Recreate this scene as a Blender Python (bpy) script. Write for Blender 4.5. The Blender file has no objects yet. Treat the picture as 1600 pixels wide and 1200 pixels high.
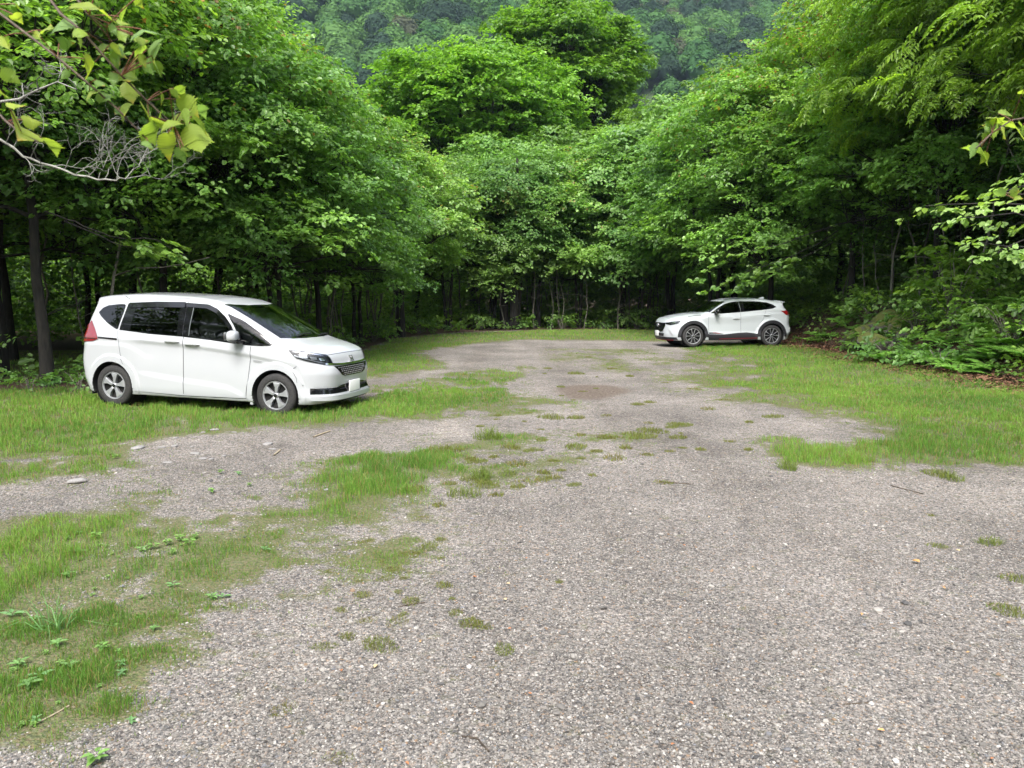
import bpy, bmesh, math, random
import numpy as np
from mathutils import Vector, Matrix

SC = bpy.context.scene
COL = SC.collection
PI = math.pi
R0 = np.random.default_rng

# ------------------------------------------------------------------ helpers
def mesh_np(name, V, faces, mats, cols=None, mi=None, smooth=False, attrs=None):
    """one mesh datablock from arrays; faces = list of (n,k) int arrays"""
    me = bpy.data.meshes.new(name)
    V = np.asarray(V, np.float32)
    me.vertices.add(len(V)); me.vertices.foreach_set('co', V.ravel())
    faces = [np.asarray(f, np.int32) for f in faces if len(f)]
    nl = sum(f.size for f in faces); nf = sum(len(f) for f in faces)
    me.loops.add(nl); me.polygons.add(nf)
    me.loops.foreach_set('vertex_index', np.concatenate([f.ravel() for f in faces]))
    tot = np.concatenate([np.full(len(f), f.shape[1], np.int32) for f in faces])
    st = np.concatenate([[0], np.cumsum(tot)[:-1]]).astype(np.int32)
    me.polygons.foreach_set('loop_start', st)
    for m in (mats if isinstance(mats, (list, tuple)) else [mats]): me.materials.append(m)
    if mi is not None: me.polygons.foreach_set('material_index', np.asarray(mi, np.int32))
    me.polygons.foreach_set('use_smooth', np.full(nf, bool(smooth)))
    if cols is not None:
        a = me.attributes.new('Col', 'FLOAT_COLOR', 'POINT')
        c = np.ones((len(V), 4), np.float32); c[:, :3] = cols
        a.data.foreach_set('color', c.ravel())
    for k, v in (attrs or {}).items():
        a = me.attributes.new(k, 'FLOAT', 'POINT'); a.data.foreach_set('value', np.asarray(v, np.float32))
    me.update(calc_edges=True); me.validate()
    return me

def link(name, data, parent=None, loc=None):
    o = bpy.data.objects.new(name, data); COL.objects.link(o)
    if parent is not None: o.parent = parent
    if loc is not None: o.location = loc
    return o

def tag(o, label=None, cat=None, group=None, kind=None):
    if label: o['label'] = label
    if cat: o['category'] = cat
    if group: o['group'] = group
    if kind: o['kind'] = kind
    return o

def copy_tree(o, parent=None):
    c = o.copy(); COL.objects.link(c)
    if parent is not None: c.parent = parent
    for ch in list(o.children): copy_tree(ch, c)
    return c

def noise2(x, y, seed=0, scale=1.0):
    """value noise, 0..1"""
    r = R0(seed); T = r.random((256, 256))
    x = np.asarray(x)*scale; y = np.asarray(y)*scale
    xi = np.floor(x).astype(int); yi = np.floor(y).astype(int)
    fx = x-xi; fy = y-yi; fx = fx*fx*(3-2*fx); fy = fy*fy*(3-2*fy)
    a = T[xi & 255, yi & 255]; b = T[(xi+1) & 255, yi & 255]
    c = T[xi & 255, (yi+1) & 255]; d = T[(xi+1) & 255, (yi+1) & 255]
    return (a*(1-fx)+b*fx)*(1-fy)+(c*(1-fx)+d*fx)*fy

def fbm(x, y, seed=0, scale=1.0, oct=4):
    s = 0; a = .5; t = 0
    for i in range(oct):
        s = s+a*noise2(x, y, seed+i*17, scale*2**i); t += a; a *= .5
    return s/t

def sstep(a, b, x):
    t = np.clip((x-a)/(b-a), 0, 1); return t*t*(3-2*t)

# ------------------------------------------------------------------ materials
def mat(name, base=(.5,.5,.5), rough=.5, metal=0., coat=0., spec=.5, trans=0., ior=1.45):
    m = bpy.data.materials.new(name); m.use_nodes = True
    b = m.node_tree.nodes['Principled BSDF']
    b.inputs['Base Color'].default_value = (*base, 1); b.inputs['Roughness'].default_value = rough
    b.inputs['Metallic'].default_value = metal; b.inputs['Coat Weight'].default_value = coat
    b.inputs['Coat Roughness'].default_value = .03
    b.inputs['Specular IOR Level'].default_value = spec
    b.inputs['Transmission Weight'].default_value = trans; b.inputs['IOR'].default_value = ior
    return m

def NT(m): return m.node_tree.nodes, m.node_tree.links

def glass_mat(name, tint, opa):
    """thin glazing: fresnel reflection over a tinted see-through pane"""
    m = bpy.data.materials.new(name); m.use_nodes = True
    n, l = NT(m); n.clear()
    out = n.new('ShaderNodeOutputMaterial'); mx = n.new('ShaderNodeMixShader')
    fr = n.new('ShaderNodeFresnel'); fr.inputs['IOR'].default_value = 1.6
    tr = n.new('ShaderNodeBsdfTransparent'); tr.inputs['Color'].default_value = (*tint, 1)
    gl = n.new('ShaderNodeBsdfGlossy'); gl.inputs['Roughness'].default_value = .01
    l.new(fr.outputs[0], mx.inputs[0]); l.new(tr.outputs[0], mx.inputs[1]); l.new(gl.outputs[0], mx.inputs[2])
    l.new(mx.outputs[0], out.inputs['Surface'])
    return m

def noise_mat(name, c1, c2, scale=8, rough=.8, bump=.3, detail=6, dist=.02, stretch=(1,1,1)):
    m = mat(name, c1, rough); n, l = NT(m); b = n['Principled BSDF']
    tc = n.new('ShaderNodeTexCoord'); mp = n.new('ShaderNodeMapping'); mp.inputs['Scale'].default_value = stretch
    nz = n.new('ShaderNodeTexNoise'); nz.inputs['Scale'].default_value = scale; nz.inputs['Detail'].default_value = detail
    rp = n.new('ShaderNodeValToRGB'); rp.color_ramp.elements[0].position = .35; rp.color_ramp.elements[1].position = .68
    rp.color_ramp.elements[0].color = (*c1, 1); rp.color_ramp.elements[1].color = (*c2, 1)
    bp = n.new('ShaderNodeBump'); bp.inputs['Strength'].default_value = bump; bp.inputs['Distance'].default_value = dist
    l.new(tc.outputs['Object'], mp.inputs[0]); l.new(mp.outputs[0], nz.inputs['Vector'])
    l.new(nz.outputs['Fac'], rp.inputs[0]); l.new(rp.outputs[0], b.inputs['Base Color'])
    l.new(nz.outputs['Fac'], bp.inputs['Height']); l.new(bp.outputs[0], b.inputs['Normal'])
    return m

def leaf_mat(name, rough=.5, trans=.38, spec=.35, var=.25):
    m = bpy.data.materials.new(name); m.use_nodes = True
    n, l = NT(m); b = n['Principled BSDF']; out = n['Material Output']
    at = n.new('ShaderNodeAttribute'); at.attribute_name = 'Col'
    oi = n.new('ShaderNodeObjectInfo')
    mr = n.new('ShaderNodeMapRange'); mr.inputs[3].default_value = 1-var; mr.inputs[4].default_value = 1+var
    l.new(oi.outputs['Random'], mr.inputs[0])
    hs = n.new('ShaderNodeHueSaturation'); l.new(mr.outputs[0], hs.inputs['Value']); l.new(at.outputs['Color'], hs.inputs['Color'])
    l.new(hs.outputs[0], b.inputs['Base Color']); b.inputs['Roughness'].default_value = rough
    b.inputs['Specular IOR Level'].default_value = spec
    tl = n.new('ShaderNodeBsdfTranslucent')
    mc = n.new('ShaderNodeMixRGB'); mc.blend_type = 'MULTIPLY'; mc.inputs[0].default_value = 1
    mc.inputs[2].default_value = (1.65, 1.75, .68, 1); l.new(hs.outputs[0], mc.inputs[1]); l.new(mc.outputs[0], tl.inputs['Color'])
    mx = n.new('ShaderNodeMixShader'); mx.inputs[0].default_value = trans
    l.new(b.outputs[0], mx.inputs[1]); l.new(tl.outputs[0], mx.inputs[2]); l.new(mx.outputs[0], out.inputs['Surface'])
    return m
# ------------------------------------------------------------------ camera, light
cam = bpy.data.cameras.new('camera'); co = bpy.data.objects.new('camera', cam); COL.objects.link(co)
co.location = (0,0,1.7); PITCH = math.atan((600-457.5)/1250); co.rotation_euler = (PI/2-PITCH,0,0)
cam.sensor_width = 36; cam.lens = 36*1250/1600; cam.clip_end = 3000; cam.clip_start = .05
SC.camera = co
cam.dof.use_dof = True; cam.dof.focus_distance = 13.; cam.dof.aperture_fstop = 11.
w = bpy.data.worlds.new('World'); SC.world = w; w.use_nodes = True
n, l = w.node_tree.nodes, w.node_tree.links; bg = n['Background']
sky = n.new('ShaderNodeTexSky'); sky.sky_type = 'NISHITA'; sky.sun_disc = False
SUN_EL, SUN_AZ = 52, 188     # azimuth clockwise from +Y
sky.sun_elevation = math.radians(SUN_EL); sky.sun_rotation = math.radians(SUN_AZ)
sky.air_density = 1.0; sky.dust_density = 4.0; sky.ozone_density = 1.0
bg.inputs['Strength'].default_value = .15; hsv = n.new('ShaderNodeHueSaturation'); hsv.inputs['Saturation'].default_value = .6; l.new(sky.outputs[0], hsv.inputs['Color']); l.new(hsv.outputs[0], bg.inputs['Color'])
sun = bpy.data.lights.new('sun', 'SUN'); sun.energy = 1.9; sun.angle = math.radians(28); sun.color = (1,.975,.95)
so = bpy.data.objects.new('sun', sun); COL.objects.link(so)
el, az = math.radians(SUN_EL), math.radians(SUN_AZ)
d = Vector((math.sin(az)*math.cos(el), math.cos(az)*math.cos(el), math.sin(el)))
so.rotation_euler = d.to_track_quat('Z','Y').to_euler(); so.location = d*50
SC.view_settings.view_transform = 'Standard'; SC.view_settings.look = 'None'; SC.view_settings.exposure = 1.66
cy = SC.cycles
cy.max_bounces = 8; cy.diffuse_bounces = 4; cy.glossy_bounces = 3; cy.transmission_bounces = 5; cy.transparent_max_bounces = 12
cy.caustics_reflective = False; cy.caustics_refractive = False; cy.sample_clamp_indirect = 6
# ------------------------------------------------------------------ cars: a smooth implicit body, meshed, with panes and trim laid on it
def smax(a, b, k):
    h = np.clip(.5+.5*(a-b)/k, 0, 1); return a*h+b*(1-h)+k*h*(1-h)

class Prof:
    def __init__(s, pts, sm=.03):
        p = np.array(pts, float); s.x = np.arange(p[0,0], p[-1,0], .004)
        y = np.interp(s.x, p[:,0], p[:,1]); k = int(sm*3/.004)
        if k > 0:
            g = np.exp(-.5*(np.arange(-k, k+1)*.004/sm)**2); g /= g.sum()
            y = np.convolve(np.pad(y, k, mode='reflect', reflect_type='odd'), g, 'valid')
        s.y = y
    def __call__(s, v): return np.interp(v, s.x, s.y)

class Body:
    def f(s, P):
        x, y, z = P[...,0], np.abs(P[...,1]), P[...,2]
        return s.shape(x, y, z)
    def grad(s, P, e=.002):
        return np.stack([(s.f(P+d)-s.f(P-d))/(2*e) for d in np.eye(3)*e], -1)
    def normal(s, P):
        g = s.grad(P); return g/np.maximum(np.linalg.norm(g, axis=-1, keepdims=True), 1e-9)
    def cast(s, O, D, tmax=2.5, n=90):
        O = np.asarray(O, float); D = np.asarray(D, float)
        t = np.linspace(0, tmax, n); hit = np.zeros(len(O)); prev = s.f(O); done = np.zeros(len(O), bool)
        lo = np.zeros(len(O)); hi = np.full(len(O), tmax)
        for a, b in zip(t[:-1], t[1:]):
            v = s.f(O+D*b); c = (~done) & (v < 0)
            lo[c] = a; hi[c] = b; done |= c
        for _ in range(18):
            m = (lo+hi)/2; v = s.f(O+D*m[:,None]); i = v < 0
            hi = np.where(i, m, hi); lo = np.where(i, lo, m)
        return O+D*((lo+hi)/2)[:,None], done
    def net(s, lo, hi, h):
        """surface nets + projection onto the surface; returns verts, quads"""
        ax = [np.arange(lo[i], hi[i]+h, h) for i in range(3)]
        G = np.stack(np.meshgrid(*ax, indexing='ij'), -1)
        F = s.f(G); sg = F < 0
        n = F.shape
        c = np.zeros((n[0]-1, n[1]-1, n[2]-1), np.int8)
        for i in (0,1):
            for j in (0,1):
                for k in (0,1): c += sg[i:n[0]-1+i, j:n[1]-1+j, k:n[2]-1+k]
        act = (c > 0) & (c < 8)
        idx = -np.ones(act.shape, np.int64); ii = np.argwhere(act); idx[act] = np.arange(len(ii))
        V = np.array(lo)+(ii+.5)*h
        for it in range(7):
            g = s.grad(V); d = s.f(V)/np.maximum((g*g).sum(-1), .05)
            V = V-np.clip(d, -h, h)[:,None]*g
        Q = []
        for a in range(3):
            b, c2 = (a+1) % 3, (a+2) % 3
            sl0 = [slice(None)]*3; sl1 = [slice(None)]*3
            sl0[a] = slice(0, -1); sl1[a] = slice(1, None)
            e = sg[tuple(sl0)] != sg[tuple(sl1)]
            w = np.argwhere(e)
            w = w[(w[:,b] > 0) & (w[:,c2] > 0) & (w[:,b] < n[b]-1) & (w[:,c2] < n[c2]-1)]
            ins = sg[tuple(w.T)]
            def cell(db, dc):
                q = w.copy(); q[:,b] -= db; q[:,c2] -= dc; return idx[tuple(q.T)]
            q = np.stack([cell(1,1), cell(0,1), cell(0,0), cell(1,0)], -1)
            q[~ins] = q[~ins][:, ::-1]
            Q.append(q)
        return V, np.concatenate(Q)

VZ = Prof([(-.3,1.56),(.2,1.635),(.45,1.675),(.96,1.705),(1.4,1.705),(2.0,1.685),(2.35,1.65),(2.6,1.58),(3.0,1.385),(3.5,1.135),(3.66,1.085),(3.85,1.04),(4.02,.98),(4.14,.905),(4.2,.84),(4.6,.5)], .035)
VXF = Prof([(0,4.18),(.2,4.20),(.25,4.27),(.30,4.28),(.34,4.255),(.42,4.225),(.5,4.235),(.62,4.25),(.70,4.235),(.78,4.19),(.9,4.17),(1.2,4.15),(2,4.1)], .015)
VXR = Prof([(0,.14),(.25,.10),(.4,.03),(.6,.0),(.72,.0),(.8,.02),(1.0,.04),(1.25,.14),(1.5,.25),(1.57,.25),(1.62,.19),(2,.16)], .02)
VW = Prof([(-.3,.74),(0,.78),(.25,.825),(.6,.845),(1.5,.85),(3.3,.845),(3.7,.83),(4.0,.80),(4.5,.74)], .06)
VSH = Prof([(-.2,1.02),(.3,1.06),(.85,1.03),(1.97,.985),(2.43,.95),(3.07,.88),(3.47,.82),(3.78,.77),(4.5,.7)], .03)
VCB = Prof([(0,.60),(1.11,.575),(1.95,.49),(2.67,.43),(2.96,.31),(3.2,.2),(4.5,.2)], .02)
class Van(Body):
    wheels = (.71, 3.45); wr = .31; ar = .362; wz = .31
    def shape(s, x, y, z):
        top = z-(VZ(x)-.05*(y/.7)**2-.05*np.clip((y-.5)/.3,0,1)**2)
        w = VW(x)-.175*np.clip((z-1.02)/.56, 0, 1.5)**1.15
        sh = VSH(x); dz = z-sh
        w = w-.045*np.clip(dz/.14, 0, 1)*sstep(4.2,3.4,x)*sstep(1.25,1.02,z)*.6
        w = w-.016*sstep(0, .07, -dz)*(1-.65*sstep(.07,.42,-dz))*sstep(.9,1.3,x)*sstep(3.9,3.3,x)
        cb = VCB(x); low = .015*sstep(0,.07,cb-z)*sstep(1.05,1.5,x)*sstep(3.0,2.85,x)
        w = w+low-.035*np.clip((.34-z)/.2,0,1)**2
        for wx in s.wheels:
            r = np.hypot(x-wx, z-s.wz); w = w+.018*sstep(.475,.455,r)
        # rear haunch crease
        w = w+.009*sstep(.03,-.03,z-(.94-.17*np.clip((x-.8)/.5,0,1)**2))*sstep(1.5,1.1,x)
        side = y-w
        fr = x-(VXF(z)-.07*(y/.75)**2-.30*np.clip((y-.42)/.42,0,1.2)**2.6)
        re = VXR(z)+.05*(y/.75)**2+.10*np.clip((y-.5)/.33,0,1.2)**3-x
        bot = .19+.10*sstep(.4,-.05,x)+.02*sstep(3.9,4.2,x)-z
        f = smax(top, side, .11)
        f = smax(f, fr, .07); f = smax(f, re, .06); f = smax(f, bot, .03)
        for wx in s.wheels:
            c = np.maximum(np.hypot(x-wx, z-s.wz)-s.ar, .5-y); f = np.maximum(f, -c)
        return f

SZ = Prof([(-.3,1.22),(.25,1.385),(.5,1.44),(.9,1.495),(1.3,1.525),(1.7,1.53),(2.1,1.505),(2.35,1.445),(2.7,1.265),(3.0,1.10),(3.1,1.068),(3.4,1.045),(3.8,.98),(4.08,.895),(4.18,.82),(4.5,.5)], .035)
SXF = Prof([(0,4.15),(.2,4.17),(.26,4.23),(.4,4.265),(.6,4.25),(.72,4.235),(.82,4.20),(1.2,4.15),(2,4.1)], .02)
SXR = Prof([(0,.2),(.3,.10),(.45,.02),(.55,.01),(.6,.06),(.7,.09),(.95,.09),(1.08,.13),(1.2,.26),(1.33,.33),(1.37,.28),(1.45,.24),(2,.2)], .015)
SW = Prof([(-.3,.74),(0,.78),(.3,.84),(.7,.868),(1.5,.862),(3.0,.862),(3.5,.868),(3.8,.85),(4.1,.80),(4.5,.72)], .06)
SSH = Prof([(-.2,1.06),(.4,1.03),(1.18,1.0),(2.0,.93),(2.9,.93),(3.5,.93),(4.0,.86),(4.5,.8)], .04)
class Suv(Body):
    wheels = (.815, 3.385); wr = .338; ar = .385; wz = .338
    def shape(s, x, y, z):
        top = z-(SZ(x)-.045*(y/.7)**2-.05*np.clip((y-.5)/.3,0,1)**2)
        bl = 1.03+.10*sstep(2.6,.5,x)
        w = SW(x)-.21*np.clip((z-bl)/.42, 0, 1.5)**1.1
        dz = z-SSH(x)
        w = w-.03*np.clip(dz/.12,0,1)*sstep(1.2,1.03,z)
        w = w-.02*sstep(0,.25,-dz)*sstep(1.0,1.4,x)*sstep(3.1,2.8,x)+.03*sstep(.5,.36,z)-.04*np.clip((.32-z)/.15,0,1)**2
        for wx in s.wheels:
            r = np.hypot(x-wx, z-s.wz); w = w+.022*sstep(.56,.49,r)
        side = y-w
        fr = x-(SXF(z)-.09*(y/.75)**2-.32*np.clip((y-.4)/.45,0,1.2)**2.4)
        re = SXR(z)+.06*(y/.75)**2+.14*np.clip((y-.48)/.36,0,1.2)**2.6-x
        bot = .20+.06*sstep(.4,0,x)-z
        f = smax(top, side, .10)
        f = smax(f, fr, .06); f = smax(f, re, .04); f = smax(f, bot, .03)
        for wx in s.wheels:
            c = np.maximum(np.hypot(x-wx, z-s.wz)-s.ar, .5-y); f = np.maximum(f, -c)
        return f
def in_poly(P, poly):
    x, y = P[:,0], P[:,1]; ins = np.zeros(len(P), bool); n = len(poly)
    for i in range(n):
        x1, y1 = poly[i]; x2, y2 = poly[(i+1) % n]
        c = ((y1 > y) != (y2 > y)) & (x < (x2-x1)*(y-y1)/((y2-y1) if y2 != y1 else 1e-9)+x1)
        ins ^= c
    return ins

def smooth_poly(pts, it=2):
    p = [np.array(q, float) for q in pts]
    for _ in range(it):
        o = []
        for i in range(len(p)):
            a, b = p[i], p[(i+1) % len(p)]
            t = .12 if _ == 0 else .25
            o += [a*(1-t)+b*t, a*t+b*(1-t)]
        p = o
    return [tuple(q) for q in p]

def inset(poly, d):
    p = np.array(poly); n = len(p); a = .5*np.sum(p[:,0]*np.roll(p[:,1],-1)-np.roll(p[:,0],-1)*p[:,1])
    s = 1 if a > 0 else -1; out = []
    for i in range(n):
        e1 = p[i]-p[i-1]; e2 = p[(i+1) % n]-p[i]
        n1 = np.array([-e1[1], e1[0]])/max(np.linalg.norm(e1),1e-9)*s; n2 = np.array([-e2[1], e2[0]])/max(np.linalg.norm(e2),1e-9)*s
        m = n1+n2; m /= max(np.linalg.norm(m), 1e-6); k = d/max(m@n1, .5); out.append(tuple(p[i]+m*k))
    return out

def fill2d(outer, holes=(), step=.04):
    bm = bmesh.new()
    for lp in [outer]+list(holes):
        vs = [bm.verts.new((q[0], q[1], 0)) for q in lp]
        for i in range(len(vs)): bm.edges.new((vs[i], vs[(i+1) % len(vs)]))
    bmesh.ops.triangle_fill(bm, use_beauty=True, use_dissolve=False, edges=bm.edges[:], normal=(0,0,1))
    o = np.array(outer); lo, hi = o.min(0), o.max(0)
    for a in (0, 1):
        for v in np.arange(lo[a]+step*.37, hi[a], step):
            co = [0,0,0]; co[a] = v; no = [0,0,0]; no[a] = 1
            bmesh.ops.bisect_plane(bm, geom=bm.verts[:]+bm.edges[:]+bm.faces[:], plane_co=co, plane_no=no, dist=1e-5)
    bm.verts.index_update()
    uv = np.array([(v.co.x, v.co.y) for v in bm.verts]); F = [[v.index for v in f.verts] for f in bm.faces]
    bm.free(); return uv, F

def caster(body, mode, side=-1):
    """(u,v) -> point and normal on the body. side view casts along y, top along -z, front along -x, rear along +x, corner round a vertical axis"""
    def g(uv):
        uv = np.asarray(uv, float); n = len(uv); one = np.ones(n)
        if mode == 'side': O = np.c_[uv[:,0], one*side*1.3, uv[:,1]]; D = np.tile([0,-side,0.], (n,1))
        elif mode == 'top': O = np.c_[uv[:,0], uv[:,1], one*2.2]; D = np.tile([0,0,-1.], (n,1))
        elif mode == 'front': O = np.c_[one*5, uv[:,0], uv[:,1]]; D = np.tile([-1.,0,0], (n,1))
        elif mode == 'rear': O = np.c_[-one*.5, uv[:,0], uv[:,1]]; D = np.tile([1.,0,0], (n,1))
        else:
            th = uv[:,0]; D = np.c_[-np.cos(th), np.sin(th)*-side, one*0]; O = np.c_[3.3+2*np.cos(th), side*2*np.sin(th), uv[:,1]]
        P, ok = body.cast(O, D)
        return P, body.normal(P)
    return g

def patch(name, body, mode, outer, m, parent, off=.003, holes=(), side=-1, step=.04):
    uv, F = fill2d(outer, holes, step); g = caster(body, mode, side)
    P, N = g(uv); V = P+N*off
    me = bpy.data.meshes.new(name); me.from_pydata(V.tolist(), [], F); me.materials.append(m)
    me.polygons.foreach_set('use_smooth', [True]*len(F))
    # face outwards
    me.update(); c = np.zeros(len(F)*3); me.polygons.foreach_get('normal', c); c = c.reshape(-1,3)
    nn = np.array([N[f].mean(0) for f in F])
    if (c*nn).sum() < 0: me.flip_normals()
    return link(name, me, parent)

def strip(name, body, mode, line, w, m, parent, off=.0025, side=-1, closed=False):
    L = np.array(line, float); d = np.r_[0, np.cumsum(np.linalg.norm(np.diff(L, axis=0), axis=1))]
    t = np.linspace(0, d[-1], max(2, int(d[-1]/.03))); C = np.c_[np.interp(t, d, L[:,0]), np.interp(t, d, L[:,1])]
    T = np.gradient(C, axis=0); T /= np.linalg.norm(T, axis=1)[:,None]+1e-9; Nn = np.c_[-T[:,1], T[:,0]]
    uv = np.r_[C+Nn*w/2, C-Nn*w/2]; P, N = caster(body, mode, side)(uv); V = P+N*off; n = len(C)
    F = np.array([[i, i+1, n+i+1, n+i] for i in range(n-1)])
    me = mesh_np(name, V, [F], m, smooth=True); return link(name, me, parent)

def lathe(prof, seg=48, axis=1):
    """profile [(r, a)] round the y axis"""
    p = np.array(prof); th = np.linspace(0, 2*PI, seg, endpoint=False)
    V = np.stack([np.outer(np.cos(th), p[:,0]), np.tile(p[:,1], (seg,1)), np.outer(np.sin(th), p[:,0])], -1).reshape(-1,3)
    n = len(p); F = []
    for i in range(seg):
        j = (i+1) % seg
        for k in range(n-1): F.append([i*n+k, i*n+k+1, j*n+k+1, j*n+k])
    return V, np.array(F)

def add_box(bm, c, s, rot=None):
    r = bmesh.ops.create_cube(bm, size=1)
    M = Matrix.Translation(c) @ (rot.to_4x4() if rot else Matrix.Identity(4)) @ Matrix.Diagonal((*s, 1))
    bmesh.ops.transform(bm, matrix=M, verts=r['verts']); return r['verts']

def bm_obj(name, bm, m, parent=None, bevel=0, smooth=False, seg=2):
    if bevel: bmesh.ops.bevel(bm, geom=bm.edges[:], offset=bevel, segments=seg, affect='EDGES', clamp_overlap=True, profile=.6)
    me = bpy.data.meshes.new(name); bm.normal_update(); bm.to_mesh(me); bm.free(); me.materials.append(m)
    if smooth: me.polygons.foreach_set('use_smooth', [True]*len(me.polygons))
    return link(name, me, parent)

def box(name, c, s, m, parent=None, bevel=0, rot=None, seg=2):
    bm = bmesh.new(); add_box(bm, c, s, rot); return bm_obj(name, bm, m, parent, bevel, bevel > 0, seg)

def blob(name, c, s, m, parent, p=3.2, rot=None, sub=3):
    """a soft-cornered lump (superellipsoid)"""
    bm = bmesh.new(); bmesh.ops.create_icosphere(bm, subdivisions=sub, radius=1)
    for v in bm.verts:
        n = (abs(v.co.x)**p+abs(v.co.y)**p+abs(v.co.z)**p)**(1/p); q = Vector((v.co.x/n*s[0], v.co.y/n*s[1], v.co.z/n*s[2]))
        if rot: q = rot @ q
        v.co = q+Vector(c)
    return bm_obj(name, bm, m, parent, 0, True)

def tube_np(pts, rad, sides=6):
    pts = np.asarray(pts, float); n = len(pts); rad = np.broadcast_to(rad, n)
    T = np.gradient(pts, axis=0); T /= np.linalg.norm(T, axis=1)[:,None]+1e-9
    up = np.where(np.abs(T[:,2:3]) > .9, [[1.,0,0]], [[0,0,1.]]); A = np.cross(T, up); A /= np.linalg.norm(A, axis=1)[:,None]+1e-9
    B = np.cross(T, A); th = np.linspace(0, 2*PI, sides, endpoint=False)
    V = pts[:,None]+rad[:,None,None]*(np.cos(th)[None,:,None]*A[:,None]+np.sin(th)[None,:,None]*B[:,None])
    i, j = np.meshgrid(np.arange(n-1), np.arange(sides), indexing='ij'); k = (j+1) % sides
    F = np.stack([i*sides+j, i*sides+k, (i+1)*sides+k, (i+1)*sides+j], -1).reshape(-1,4)
    return V.reshape(-1,3), F

def tubes_mesh(name, tubes, m, smooth=True, cols=None):
    V = []; F = []; o = 0
    for p, r, s in tubes:
        v, f = tube_np(p, r, s); V.append(v); F.append(f+o); o += len(v)
    return mesh_np(name, np.concatenate(V), [np.concatenate(F)], m, smooth=smooth)

# car materials
def paint(name, c):
    m = mat(name, c, .32, coat=1., spec=.5); return m
M_white = paint('pearl_white_paint', (.36,.375,.39)); M_white2 = paint('ceramic_white_paint', (.37,.40,.415))
M_black = mat('gloss_black_trim', (.004,.004,.005), .10, coat=.3)
M_plastic = mat('grey_black_plastic', (.012,.012,.015), .5)
M_dark = mat('dark_void', (.006,.006,.006), .9)
M_channel = mat('window_channel', (.16,.18,.18), .35, metal=.3); M_gap = mat('panel_gap_black', (.03,.03,.032), .8)
M_chrome = mat('chrome', (.75,.75,.77), .12, metal=1.); M_satin = mat('satin_silver', (.36,.37,.385), .40, metal=.6)
M_rubber = noise_mat('tyre_rubber', (.016,.016,.017), (.035,.034,.032), 40, .85, .15)
M_red = mat('red_lamp', (.16,.004,.006), .1, coat=1.); M_redline = mat('red_line', (.26,.02,.03), .5)
M_lamp = mat('lamp_reflector', (.55,.57,.6), .15, metal=.8); M_lens = glass_mat('clear_lens', (.86,.88,.9), 0)
M_wind = glass_mat('windscreen_glass', (.62,.74,.66), 0); M_tint = glass_mat('privacy_glass', (.02,.022,.022), 0); M_side = glass_mat('door_glass', (.13,.155,.14), 0)
M_cabin = mat('cabin_lining', (.035,.035,.035), .8); M_seat = noise_mat('beige_seat_cloth', (.28,.27,.24), (.36,.35,.31), 120, .9, .2)
M_plate = mat('plate_white', (.82,.82,.80), .4)
M_mirror = mat('mirror_glass', (.8,.82,.82), .02, metal=1.)

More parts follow.
